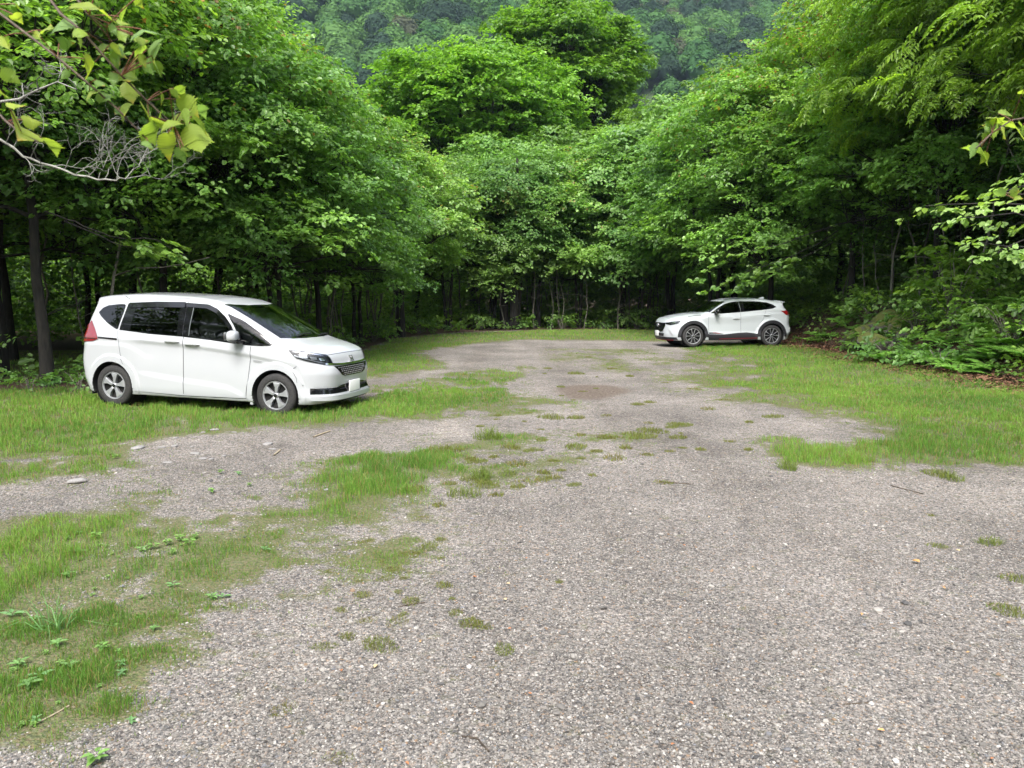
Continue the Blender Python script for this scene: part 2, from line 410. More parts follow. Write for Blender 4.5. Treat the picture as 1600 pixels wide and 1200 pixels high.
def make_wheel(parent, x, side, B, kind):
    y = side*(.838 if kind == 'van' else .862)
    w = bpy.data.objects.new('wheel', None); COL.objects.link(w); w.parent = parent; w.location = (x, y, B.wz)
    R = B.wr; rr = .198 if kind == 'van' else .238
    s = side
    prof = [(rr-.01,-.155),(rr+.02,-.185),(R-.03,-.19),(R-.008,-.178),(R,-.15),(R,-.115),(R-.006,-.112),(R-.006,-.107),(R,-.104),(R,-.08),(R-.006,-.077),(R-.006,-.072),(R,-.069),(R,-.04),(R-.008,-.012),(R-.03,.002),(rr+.03,.004),(rr+.012,-.002),(rr+.006,-.012),(rr-.004,-.03)]
    V, F = lathe([(r, a*s) for r, a in prof], 64); t = link('tyre', mesh_np('tyre', V, [F], M_rubber, smooth=True), w)
    # rim: dark dish, bright outer ring, spokes, hub
    V, F = lathe([(.001,-.05*s),(rr-.02,-.055*s),(rr-.004,-.03*s)], 48); d = link('wheel_dish', mesh_np('wheel_dish', V, [F], M_dark, smooth=True), w)
    V, F = lathe([(rr-.004,-.035*s),(rr+.007,-.008*s),(rr+.003,.001*s),(rr-.006,-.001*s),(rr-.013,-.02*s)], 64)
    VV = [V]; FF = [F]; o = len(V)
    def spoke(pts, y0, y1):
        nonlocal o
        n = len(pts); a = np.array([[r*math.cos(t), y0*s+ (r>.1)*.004*s, r*math.sin(t)] for r, t in pts]); b = a.copy(); b[:,1] = y1*s
        q = np.array([[r*math.cos(t), 0, r*math.sin(t)] for r, t in pts]); c = q.mean(0); a2 = a.copy(); a2[:,[0,2]] = c[[0,2]]+(q[:,[0,2]]-c[[0,2]])*.86; a2[:,1] += .006*s
        VV.append(np.r_[a2, a, b]); f = []
        FF.append(np.array([[o+i, o+(i+1) % n, o+n+(i+1) % n, o+n+i] for i in range(n)]+[[o+n+i, o+n+(i+1) % n, o+2*n+(i+1) % n, o+2*n+i] for i in range(n)]+([[o, o+1, o+2, o+3]] if n == 4 else [[o, o+1, o+2, o+5],[o+2, o+3, o+4, o+5]]))); o += 3*n
    D = math.radians
    if kind == 'van':
        for k in range(5):
            t = D(72*k+18); spoke([(.04,t-.55),(.115,t-.36),(.194,t-.40),(.194,t+.22),(.12,t+.10),(.045,t+.35)], -.012, -.05)
    else:
        for k in range(5):
            for q in (-1,1):
                t = D(72*k+90); spoke([(.05,t+q*.22-.08),(.232,t+q*.29-.032),(.232,t+q*.29+.032),(.05,t+q*.22+.08)], -.006, -.035)
    hv, hf = lathe([(.001,.0*s),(.03,-.002*s),(.036,-.008*s),(.048,-.03*s)], 24); VV.append(hv); FF.append(hf+o)
    rim = link('rim', mesh_np('rim', np.concatenate(VV), FF, M_satin, smooth=False), w)
    hv, hf = lathe([(.001,.003*s),(.024,.003*s),(.027,-.001*s)], 20); link('hub_cap', mesh_np('hub_cap', hv, [hf], M_black, smooth=True), w)
    return w

def shell(B, root, M_p, holes, doors, h, name='body'):
    """holes: [(mode, poly)], doors: {poly} in side view. Makes body, doors and cabin lining"""
    V, Q = B.net((-.12,-.98,.1), (4.45,.98,1.82), h)
    N = B.normal(V); C = V[Q].mean(1); NC = N[Q].mean(1)
    keep = np.ones(len(Q), bool)
    for mode, poly, lim in holes:
        if mode == 'side': k = in_poly(C[:,[0,2]], poly) & (np.abs(NC[:,1]) > .45)
        elif mode == 'top': k = in_poly(C[:,[0,1]], poly) & (NC[:,2] > .2) & (C[:,2] > .9)
        elif mode == 'rear': k = in_poly(C[:,[1,2]], poly) & (NC[:,0] < -.4)
        keep &= ~k
    # arch interiors
    inn = np.zeros(len(Q), bool)
    for wx in B.wheels:
        d = np.c_[C[:,0]-wx, C[:,2]-B.wz]; r = np.hypot(*d.T)
        inn |= (r < B.ar+.006) | (r < B.ar+.014) & ((NC[:,0]*d[:,0]+NC[:,2]*d[:,1])/np.maximum(r,1e-6) < -.35)
        inn |= (r < B.ar-.004) & (np.abs(C[:,1]) < .6)
    inn |= (NC[:,2] < -.8) & (C[:,2] < .35)
    def sub(mask, nm, mats, parent, mi=None, Vs=V, smooth=True):
        q = Q[mask]; u, inv = np.unique(q, return_inverse=True)
        me = mesh_np(nm, Vs[u], [inv.reshape(-1,4)], mats, mi=None if mi is None else mi[mask], smooth=smooth)
        return link(nm, me, parent)
    left = keep.copy(); D = []
    for poly in doors:
        for sd in (-1, 1):
            k = left & in_poly(C[:,[0,2]], poly) & (C[:,1]*sd > .45) & (np.abs(NC[:,1]) > .3) & ~inn
            D.append((sd, sub(k, 'door', [M_p, M_dark], root, inn.astype(int)))); left &= ~k
    body = sub(left, name, [M_p, M_dark], root, inn.astype(int))
    lin = keep & (C[:,2] > .45) & ~inn
    sub(lin, 'cabin_lining', [M_cabin], root, Vs=V-N*.035)
    return body, D

def H_seat(root, x, y, w=.5):
    s = box('seat', (x,y,.62), (.52,w,.18), M_seat, root, .05)
    r = Matrix.Rotation(math.radians(-14), 3, 'Y')
    box('seat_back', (x-.27,y,.95), (.15,w,.62), M_seat, s, .06, r)
    box('headrest', (x-.37,y,1.33), (.10,.27,.18), M_seat, s, .04, r)

ring = lambda cx, cz, r0, r1, a0, a1, n=22: [(cx+r1*math.cos(t), cz+r1*math.sin(t)) for t in np.radians(np.linspace(a0,a1,n))]+[(cx+r0*math.cos(t), cz+r0*math.sin(t)) for t in np.radians(np.linspace(a1,a0,n))]

def arch_liner(root, B, side):
    for wx in B.wheels:
        V, F = lathe([(.001,side*.52),(B.ar+.001,side*.52),(B.ar+.001,side*(.80 if B.wr < .32 else .83))], 40)
        link('arch_liner', mesh_np('arch_liner', V+np.array([wx,0,B.wz]), [F], M_dark, smooth=True), root)

def build_van():
    B = Van(); root = bpy.data.objects.new('parked_minivan', None); COL.objects.link(root)
    tag(root, 'white minivan parked side-on in the grass on the left, nose towards the gravel', 'minivan', 'cars parked in the clearing')
    qtr = smooth_poly([(.392,1.395),(.455,1.46),(.55,1.5),(.88,1.535),(.80,1.15),(.74,1.165),(.577,1.25),(.442,1.34)], 2)
    slide = [(.905,1.535),(1.40,1.562),(1.929,1.568),(1.929,1.083),(1.35,1.105),(.825,1.145)]
    slg = [(1.05,1.49),(1.45,1.507),(1.83,1.512),(1.83,1.105),(1.4,1.122),(1.02,1.145)]
    front = [(1.932,1.568),(2.10,1.562),(2.30,1.54),(2.46,1.485),(2.60,1.39),(2.72,1.27),(2.82,1.13),(2.87,1.01),(2.4,1.052),(1.932,1.083)]
    fg = [(2.06,1.515),(2.28,1.50),(2.42,1.45),(2.57,1.345),(2.70,1.215),(2.785,1.06),(2.4,1.075),(2.05,1.098)]
    tri = smooth_poly([(2.61,1.441),(2.894,1.335),(3.176,1.18),(3.41,1.035),(3.37,1.008),(3.2,.996),(2.93,1.003),(2.90,1.06),(2.77,1.26)], 1)
    wsc = [(2.50,-.615),(2.59,-.50),(2.655,-.25),(2.665,0),(2.655,.25),(2.59,.50),(2.50,.615),(2.9,.63),(3.24,.652),(3.44,.665),(3.54,.5),(3.61,.25),(3.63,0),(3.61,-.25),(3.54,-.5),(3.44,-.665),(3.24,-.652),(2.9,-.63)]
    wsi = inset(wsc, .035); qi = inset(qtr, .025); ti = inset(tri, .022)
    rw = [(-.58,1.02),(.58,1.02),(.55,1.45),(-.55,1.45)]
    holes = [('side',inset(qi,.004),0),('side',inset(slg,-.004),0),('side',inset(fg,-.004),0),('side',ti,0),('top',inset(wsi,-.01),0),('rear',inset(rw,.02),0)]
    fdoor = [(1.95,1.60),(2.3,1.58),(2.55,1.47),(2.75,1.3),(2.92,1.08),(3.06,.98),(3.06,.83),(3.04,.68),(3.02,.5),(2.99,.30),(2.9,.245),(1.95,.23)]
    sdoor = [(.90,1.58),(1.95,1.60),(1.95,.23),(1.06,.26),(1.04,.42),(.96,.60),(.88,.72),(.855,.87),(.80,1.02)]
    body, D = shell(B, root, M_white, holes, [fdoor, sdoor], .0165)
    for sd in (-1, 1):
        P = lambda n, poly, m, par, off=.003, holes=(), mode='side', step=.05: patch(n, B, mode, poly, m, par, off, holes, sd, step)
        mine = [d for s, d in D if s == sd]; fd, sl = mine[0], mine[1]
        t = P('window_trim', slide, M_black, sl, .004, [slg]); P('window', inset(slg,-.005), M_tint, sl, .001)
        t = P('window_trim', front, M_black, fd, .004, [fg]); P('window', inset(fg,-.005), M_side, fd, .001)
        P('window_trim', qtr, M_black, root, .004, [qi]); P('window', inset(qi,-.004), M_tint, root, .002)
        P('window_trim', tri, M_black, root, .004, [ti]); P('window', inset(ti,-.004), M_side, root, .002)
        # rain visors stand off the upper window edge
        strip('rain_visor', B, 'side', [(.93,1.505),(1.4,1.53),(1.90,1.535)], .075, M_black, sl, .016, sd)
        strip('rain_visor', B, 'side', [(1.95,1.535),(2.28,1.52),(2.44,1.465),(2.58,1.37),(2.72,1.235)], .055, M_black, fd, .016, sd)
        strip('pillar_edge', B, 'side', [(2.05,1.53),(2.035,1.10)], .010, M_channel, fd, .006, sd)
        S = lambda line, w=.008, par=root, m=M_gap, off=.0022, nm='panel_gap', mode='side': strip(nm, B, mode, line, w, m, par, off, sd)
        S([(1.925,1.60),(1.95,1.09),(1.95,.23)], .009, fd); S([(3.06,.985),(3.06,.83),(3.04,.68),(3.01,.45),(2.99,.28)], .008, fd)
        S([(1.06,.255),(1.94,.225),(2.98,.24)], .008, fd); S([(.80,1.13),(.845,.95),(.865,.80),(.90,.68),(.98,.56),(1.03,.44)], .006, sl)
        S([(.78,1.64),(.9,1.60),(1.93,1.625)], .006, sl); S([(.46,1.022),(.81,1.008)], .026, root, M_black, .004, 'side_moulding')
        S([(3.78,.736),(3.72,.69)], .006); S([(3.72,.69),(3.785,.57),(3.815,.34)], .006)
        S([(3.10,.785),(3.235,.772)], .026, root, M_satin, .004, 'side_badge')
        S([(1.1,.262),(1.95,.245),(2.95,.258)], .02, root, M_white, .010, 'sill_strip')
        for wx in B.wheels: patch('arch_lip', B, 'side', ring(wx, B.wz, B.ar+.003, B.ar+.035, -2, 182), M_white, root, .005, (), sd, .06)
        for (x, z), par in (((1.775,1.015),sl),((2.12,.985),fd)):
            p, n = caster(B,'side',sd)([(x,z)]); y = p[0][1]
            h = blob('door_handle', (x,y+sd*.022,z), (.125,.014,.018), M_white, par, 3)
            blob('handle_cup', (x,y+sd*.001,z-.004), (.055,.008,.042), M_white, h, 2.2)
        # tail lamp wraps the rear corner
        tl = P('taillight', [(.30,1.27),(.455,1.035),(.46,1.00),(.36,.965),(.12,.94),(.10,1.05)], M_red, root, .012, step=.03)
        strip('lamp_band', B, 'side', [(.15,1.005),(.42,1.005)], .012, M_dark, tl, .014, sd)
        # headlamp round the front corner: (theta, z) about the axis x=3.3
        A = lambda pts: [(math.atan2(abs(y), x-3.3), z) for x, y, z in pts]
        hl = A([(3.628,.785,.958),(3.837,.743,.946),(3.98,.66,.92),(4.093,.546,.893),(4.127,.518,.854),(4.163,.492,.77),(4.105,.631,.754),(3.931,.763,.805),(3.777,.813,.847),(3.709,.809,.889)])
        g = lambda n, poly, m, par, off, holes=(): patch(n, B, 'corner', poly, m, par, off, holes, sd, .03)
        hb = g('headlight', hl, M_plastic, root, .002)
        inn = A([(3.80,.745,.915),(3.97,.66,.895),(4.06,.57,.868),(4.10,.53,.83),(4.12,.53,.79),(4.03,.70,.80),(3.90,.765,.835),(3.80,.79,.868)])
        for k, q in enumerate(((0,.26),(.34,.55),(.62,.80))):
            c = np.array(inn); u0, u1 = c[:,0].min(), c[:,0].max(); 
            a, b = u1-(u1-u0)*q[0], u1-(u1-u0)*q[1]; zc = .885-.075*((q[0]+q[1])/2); hh = .028-.004*k
            g('reflector', [(a,zc+hh*.8),(b,zc+hh*.5),(b-.01,zc-hh),(a-.02,zc-hh*.9)], M_lamp if k != 1 else M_satin, hb, .006)
        strip('light_strip', B, 'corner', A([(3.70,.77,.935),(3.86,.73,.925),(3.99,.65,.900),(4.09,.545,.872)]), .012, M_chrome, hb, .007, sd)
        strip('light_strip', B, 'corner', A([(3.74,.81,.885),(3.93,.765,.832),(4.06,.67,.79),(4.11,.60,.775)]), .014, M_satin, hb, .007, sd)
        g('lens', hl, M_lens, hb, .013)
        # mirror
        mr = blob('wing_mirror', (2.87,sd*.965,1.13), (.075,.125,.082), M_white, root, 2.8, Matrix.Rotation(sd*-.25,3,'Z'))
        blob('mirror_base', (2.89,sd*.955,1.075), (.06,.115,.022), M_black, mr, 3); blob('mirror_arm', (2.91,sd*.86,1.045), (.05,.075,.03), M_black, mr, 3)
        gbm = bmesh.new(); add_box(gbm, (2.792,sd*.965,1.13), (.004,.19,.11)); bm_obj('mirror_glass', gbm, M_mirror, mr)
        arch_liner(root, B, sd)
        for x in B.wheels: make_wheel(root, x, sd, B, 'van')
        box('mud_flap', (.30,sd*.74,.27), (.02,.16,.22), M_plastic, root, .004); box('mud_flap', (3.055,sd*.795,.245), (.05,.07,.19), M_white, root, .015)
    # windscreen with its dark edge and wipers
    ws = patch('windscreen', B, 'top', inset(wsi,-.004), M_wind, root, .002, (), -1, .05)
    patch('windscreen_frame', B, 'top', wsc, M_black, ws, .004, [wsi], -1, .05)
    for pts in ([(3.545,-.42),(3.50,-.15),(3.52,.02)],[(3.60,.10),(3.54,.38),(3.50,.56)]):
        P, N = caster(B,'top')(pts); q = P+N*.02
        link('wiper', tubes_mesh('wiper', [(q,.009,6)], M_plastic), root)
    patch('rear_window', B, 'rear', rw, M_tint, root, .004)
    # nose
    fr = lambda n, poly, m, par=root, off=.003, holes=(), step=.03: patch(n, B, 'front', poly, m, par, off, holes, -1, step)
    mir = lambda half: half+[(-y, z) for y, z in half[::-1]]
    gr = fr('grille', mir([(-.50,.725),(-.47,.70),(-.36,.60),(-.28,.575)]), M_black, root, .004)
    # mesh of small bright studs inside the grille
    bm = bmesh.new()
    for r in range(5):
        z = .70-.026*r; wv = .42-.035*r
        for k in range(int(wv*2/.05)):
            y = -wv+.05*(k+(r % 2)*.5)+.01; P, N = caster(B,'front')([(y,z)]); add_box(bm, P[0]+N[0]*.006, (.008,.026,.010))
    bm_obj('grille_mesh', bm, M_satin, gr)
    strip('grille_bar', B, 'front', [(-.615,.765),(-.47,.752),(-.3,.742),(0,.738),(.3,.742),(.47,.752),(.615,.765)], .026, M_chrome, gr, .013)
    strip('hood_gap', B, 'front', [(-.54,.886),(-.3,.893),(0,.895),(.3,.893),(.54,.886)], .006, M_gap, root, .002)
    lg = fr('air_intake', mir([(-.78,.345),(-.77,.43),(-.45,.425),(-.33,.452),(-.15,.46)])[::1], M_black, root, .004)
    strip('intake_bar', B, 'front', [(-.40,.395),(0,.395),(.40,.395)], .008, M_plastic, lg, .010)
    fr('bumper_recess', [(-.75,.45),(-.70,.535),(-.66,.545),(-.42,.53),(-.34,.475),(-.46,.445)], M_white, root, .004); fr('bumper_recess', [(.75,.45),(.70,.535),(.66,.545),(.42,.53),(.34,.475),(.46,.445)], M_white, root, .004)
    strip('front_lip', B, 'front', [(-.78,.285),(-.5,.285),(0,.285),(.5,.285),(.78,.285)], .05, M_white, root, .018)
    box('number_plate', (4.262,-.02,.415), (.012,.33,.165), M_plate, root, .004)
    # emblem: chrome letter in a rounded frame
    em = bpy.data.objects.new('emblem', None); bm = bmesh.new()
    for a in ((-.027,0,.013,.066),(.027,0,.013,.066)): add_box(bm, (0,a[0],a[1]), (.012,a[2],a[3]))
    add_box(bm, (0,0,0), (.012,.05,.013))
    for a in ((0,.047,.115,.010),(0,-.047,.080,.010)): add_box(bm, (0,a[0],a[1]), (.010,a[2],a[3]))
    for q in (-1,1): add_box(bm, (0,q*.050,0), (.010,.010,.092), Matrix.Rotation(q*.17,3,'X'))
    bmesh.ops.rotate(bm, verts=bm.verts, cent=(0,0,0), matrix=Matrix.Rotation(math.radians(-20),3,'Y')); bmesh.ops.translate(bm, verts=bm.verts, vec=(4.20,0,.80))
    bm_obj('emblem', bm, M_chrome, root, .002)
    # inside
    for x, ys in ((2.45,(-.38,.38)),(1.55,(-.38,.38)),(.75,(-.4,.4))):
        for y in ys: H_seat(root, x, y)
    blob('dashboard', (3.22,0,.88), (.32,.70,.16), M_cabin, root, 3)
    th = np.linspace(0, 2*PI, 25); q = np.c_[2.86+.07*np.sin(th), -.38+.18*np.cos(th), .99+.16*np.sin(th)]
    link('steering_wheel', tubes_mesh('steering_wheel', [(q,.014,8)], M_plastic), root)
    box('underbody', (2.1,0,.30), (3.3,1.2,.16), M_dark, root, .02)
    box('rear_view_mirror', (2.86,0,1.40), (.03,.22,.06), M_plastic, root, .01)
    return root

def build_suv():
    B = Suv(); root = bpy.data.objects.new('parked_crossover', None); COL.objects.link(root)
    tag(root, 'white crossover with black wheel-arch cladding and a red sill line under the trees', 'car', 'cars parked in the clearing')
    dlo = [(2.83,1.045),(2.70,1.13),(2.55,1.225),(2.34,1.335),(2.10,1.392),(1.825,1.415),(1.29,1.412),(.97,1.378),(.79,1.315),(.68,1.235),(.80,1.185),(1.014,1.158),(1.40,1.12),(1.795,1.083),(2.449,1.035)]
    fg = [(2.62,1.07),(2.50,1.20),(2.32,1.31),(2.10,1.365),(1.93,1.382),(1.90,1.095),(2.3,1.062)]
    rg = [(1.74,1.39),(1.29,1.385),(.98,1.35),(.84,1.29),(1.02,1.185),(1.4,1.145),(1.72,1.115)]
    wsc = [(2.30,-.645),(2.40,-.4),(2.42,0),(2.40,.4),(2.30,.645),(2.58,.71),(2.84,.785),(2.98,.6),(3.07,.3),(3.09,0),(3.07,-.3),(2.98,-.6),(2.84,-.785),(2.58,-.71)]
    wsi = inset(wsc,.03); rw = [(-.60,1.13),(.60,1.13),(.55,1.33),(-.55,1.33)]
    fdoor = [(1.86,1.42),(2.1,1.40),(2.36,1.34),(2.86,1.05),(2.90,.95),(2.89,.40),(1.83,.42)]
    rdoor = [(.80,1.33),(1.0,1.39),(1.3,1.42),(1.86,1.42),(1.83,.42),(1.32,.41),(1.26,.62),(1.10,.80),(1.0,1.0)]
    body, D = shell(B, root, M_white2, [('side',inset(fg,-.004),0),('side',inset(rg,-.004),0),('top',inset(wsi,-.008),0),('rear',inset(rw,.02),0)], [fdoor, rdoor], .018)
    for sd in (-1, 1):
        P = lambda n, poly, m, par, off=.003, holes=(), step=.05: patch(n, B, 'side', poly, m, par, off, holes, sd, step)
        mine = [d for s, d in D if s == sd]; fd, rd = mine
        P('window_trim', dlo, M_black, root, .004, [fg, rg]); P('window', inset(fg,-.005), M_side, fd, .001); P('window', inset(rg,-.005), M_tint, rd, .001)
        S = lambda line, w=.008, par=root, m=M_gap, off=.0022, nm='panel_gap': strip(nm, B, 'side', line, w, m, par, off, sd)
        S([(2.86,1.04),(2.90,.95),(2.89,.40)], .008, fd); S([(1.86,1.07),(1.83,.43)], .008, fd); S([(1.02,1.16),(1.12,.85),(1.27,.62)], .006, rd)
        S([(1.88,1.39),(1.855,1.09)], .012, root, M_channel, .006, 'pillar_edge')
        for wx in B.wheels: P('arch_cladding', ring(wx, B.wz, B.ar+.003, B.ar+.10, -4, 184), M_plastic, root, .010, step=.06)
        P('sill_cladding', [(2.91,.40),(2.40,.385),(1.95,.43),(1.66,.445),(1.29,.40),(1.29,.27),(2.91,.27)], M_plastic, root, .010)
        S([(2.90,.255),(1.29,.255)], .07, root, M_plastic, .016, 'sill_strip'); S([(2.55,.252),(1.30,.272)], .011, root, M_redline, .020, 'red_sill_line')
        P('stripe_decal', [(2.88,.45),(2.66,.45),(2.38,.402),(2.88,.412)], M_black, fd, .003); S([(2.74,.446),(2.52,.415)], .012, fd, M_redline, .005, 'red_decal_line')
        P('taillight', [(.16,1.08),(.30,1.125),(.53,1.115),(.36,.985),(.18,.985)], M_red, root, .010, step=.03)
        S([(3.10,.985),(3.35,.965),(3.52,.945)], .014, root, M_gap, .004, 'fender_trim')
        for (x, z), par in (((2.0,.885),fd),((1.0,.985),rd)):
            p, n = caster(B,'side',sd)([(x,z)]); blob('door_handle', (x,p[0][1]+sd*.02,z), (.11,.014,.017), M_white2, par, 3)
        A = lambda pts: [(math.atan2(abs(y), x-3.3), z) for x, y, z in pts]
        hl = A([(4.19,.484,.748),(4.0,.70,.787),(3.783,.829,.823),(3.80,.826,.795),(3.857,.813,.735),(4.0,.73,.70),(4.067,.677,.682),(4.165,.55,.712)])
        hb = patch('headlight', B, 'corner', hl, M_plastic, root, .003, (), sd, .04)
        patch('reflector', B, 'corner', A([(4.10,.60,.745),(3.93,.755,.78),(3.93,.765,.742),(4.08,.655,.712)]), M_lamp, hb, .007, (), sd, .04); patch('lens', B, 'corner', hl, M_lens, hb, .012, (), sd, .04)
        fl = patch('fog_light', B, 'corner', A([(4.14,.612,.557),(4.068,.691,.498),(3.988,.751,.36),(4.027,.723,.355)]), M_satin, root, .004, (), sd, .04)
        mr = blob('wing_mirror', (2.66,sd*.985,1.10), (.07,.105,.068), M_black, root, 2.8); blob('mirror_arm', (2.68,sd*.88,1.02), (.035,.07,.025), M_plastic, mr, 3)
        gbm = bmesh.new(); add_box(gbm, (2.588,sd*.985,1.10), (.004,.17,.10)); bm_obj('mirror_glass', gbm, M_mirror, mr)
        arch_liner(root, B, sd)
        for x in B.wheels: make_wheel(root, x, sd, B, 'suv')
        box('mud_flap', (.40,sd*.78,.30), (.02,.16,.2), M_plastic, root, .004)
    ws = patch('windscreen', B, 'top', inset(wsi,-.004), M_wind, root, .002, (), -1, .06); patch('windscreen_frame', B, 'top', wsc, M_black, ws, .004, [wsi], -1, .06)
    patch('rear_window', B, 'rear', rw, M_tint, root, .004)
    gr = patch('grille', B, 'front', [(-.50,.745),(.50,.745),(.54,.66),(.44,.50),(.22,.465),(-.22,.465),(-.44,.50),(-.54,.66)], M_black, root, .005, (), -1, .04)
    for z in (.52,.56,.60,.64,.68,.72): strip('grille_bar', B, 'front', [(-.44,z),(0,z),(.44,z)], .010, M_plastic, gr, .012)
    strip('grille_surround', B, 'front', [(-.53,.68),(-.44,.50),(-.22,.462),(.22,.462),(.44,.50),(.53,.68)], .022, M_chrome, gr, .012)
    th = np.linspace(0, 2*PI, 21); q = np.c_[np.full(21,4.262), .075*np.cos(th), .665+.055*np.sin(th)]; w = np.array([(4.264,-.06,.70),(4.266,-.03,.665),(4.268,0,.645),(4.266,.03,.665),(4.264,.06,.70)])
    link('emblem', tubes_mesh('emblem', [(q,.008,6),(w,.008,6)], M_chrome), root)
    patch('air_intake', B, 'front', [(-.45,.33),(.45,.33),(.52,.42),(-.52,.42)], M_plastic, root, .004, (), -1, .05)
    strip('front_lip', B, 'front', [(-.80,.265),(-.5,.265),(0,.265),(.5,.265),(.80,.265)], .085, M_plastic, root, .014); strip('red_lip_line', B, 'front', [(-.72,.225),(0,.225),(.72,.225)], .018, M_redline, root, .022)
    box('number_plate', (4.285,0,.41), (.012,.33,.165), M_plate, root, .004)
    patch('rear_bumper', B, 'rear', [(-.78,.30),(.78,.30),(.80,.56),(-.80,.56)], M_plastic, root, .008, (), -1, .06)
    # roof spoiler and shark-fin aerial
    bm = bmesh.new(); vs = [bm.verts.new(v) for v in [(.62,-.60,1.445),(.62,.60,1.445),(.26,.54,1.40),(.26,-.54,1.40),(.62,-.66,1.34),(.62,.66,1.34),(.28,.54,1.372),(.28,-.54,1.372)]]
    for f in ((0,1,2,3),(7,6,5,4),(0,4,5,1),(1,5,6,2),(2,6,7,3),(3,7,4,0)): bm.faces.new([vs[i] for i in f])
    bmesh.ops.recalc_face_normals(bm, faces=bm.faces[:]); bm_obj('roof_spoiler', bm, M_white2, root, .012)
    bm = bmesh.new(); vs = [bm.verts.new(v) for v in [(.95,-.025,1.49),(.95,.025,1.49),(.72,.03,1.465),(.72,-.03,1.465),(.74,-.006,1.55),(.74,.006,1.55),(.80,.006,1.548),(.80,-.006,1.548)]]
    for f in ((0,1,6,7),(4,5,2,3),(7,6,5,4),(0,7,4,3),(1,2,5,6),(0,3,2,1)): bm.faces.new([vs[i] for i in f])
    bmesh.ops.recalc_face_normals(bm, faces=bm.faces[:]); bm_obj('roof_aerial', bm, M_white2, root, .004)
    for x, ys in ((2.05,(-.37,.37)),(1.2,(-.37,.37))):
        for y in ys: H_seat(root, x, y, .46)
    blob('dashboard', (2.72,0,.88), (.28,.66,.14), M_cabin, root, 3)
    th = np.linspace(0, 2*PI, 25); q = np.c_[2.42+.07*np.sin(th), -.37+.18*np.cos(th), .97+.16*np.sin(th)]; link('steering_wheel', tubes_mesh('steering_wheel', [(q,.014,8)], M_plastic), root)
    box('underbody', (2.1,0,.31), (3.2,1.2,.16), M_dark, root, .02)
    return root

van = build_van(); suv = build_suv()
def pose(root, ref, yaw, pitch, rx, ry, side):
    R = Matrix.Rotation(math.radians(yaw),4,'Z') @ Matrix.Rotation(math.radians(pitch),4,'Y')
    o = Vector(ref)-(R @ Vector((rx, ry, 0))); root.matrix_world = Matrix.Translation(o) @ R
pose(van, (-4.656,11.535,-.018), -15.65, 1.21, 2.08, -.84, -1)
pose(suv, (6.9275,25.087,.019), 187.17, .08, 2.1, .88, 1)
# ------------------------------------------------------------------ where things lie on the ground
_c, _s = math.cos(PITCH0 := math.atan((600-457.5)/1250)), math.sin(math.atan((600-457.5)/1250))
def at(px, py, z=0.):
    """ground point seen at a place in the photograph (1600x1200)"""
    v = ((px-800)/1250., 1., (600-py)/1250.); r = (v[0], v[1]*_c+v[2]*_s, -v[1]*_s+v[2]*_c)
    t = (z-1.7)/r[2]; return (r[0]*t, r[1]*t)
def at_depth(px, py, y):
    v = ((px-800)/1250., 1., (600-py)/1250.); r = (v[0], v[1]*_c+v[2]*_s, -v[1]*_s+v[2]*_c)
    t = y/r[1]; return Vector((r[0]*t, y, 1.7+r[2]*t))

def bank_x(y): return 9.55+.55*(fbm(y, y*0+3.3, 5, .35)-.5)*2+.9*np.clip((y-26)/6,0,1.5)+.35*np.clip((13-y)/6,0,2)
def terrain(x, y):
    x = np.asarray(x, float); y = np.asarray(y, float)
    d = x-bank_x(y)
    z = (1.35+.3*(fbm(x,y,9,.5)-.5))*sstep(-.1,2.3,d)*sstep(35,30,y)+.10*np.clip(d-1.5,0,60)*sstep(60,30,y)
    z = z+.05*(fbm(x,y,3,.25)-.5)*sstep(3,8,np.hypot(x,y))*(1-sstep(-7,-5,x)*sstep(-2,-3.5,x)*sstep(8.5,9.5,y)*sstep(15,13.5,y))
    return z

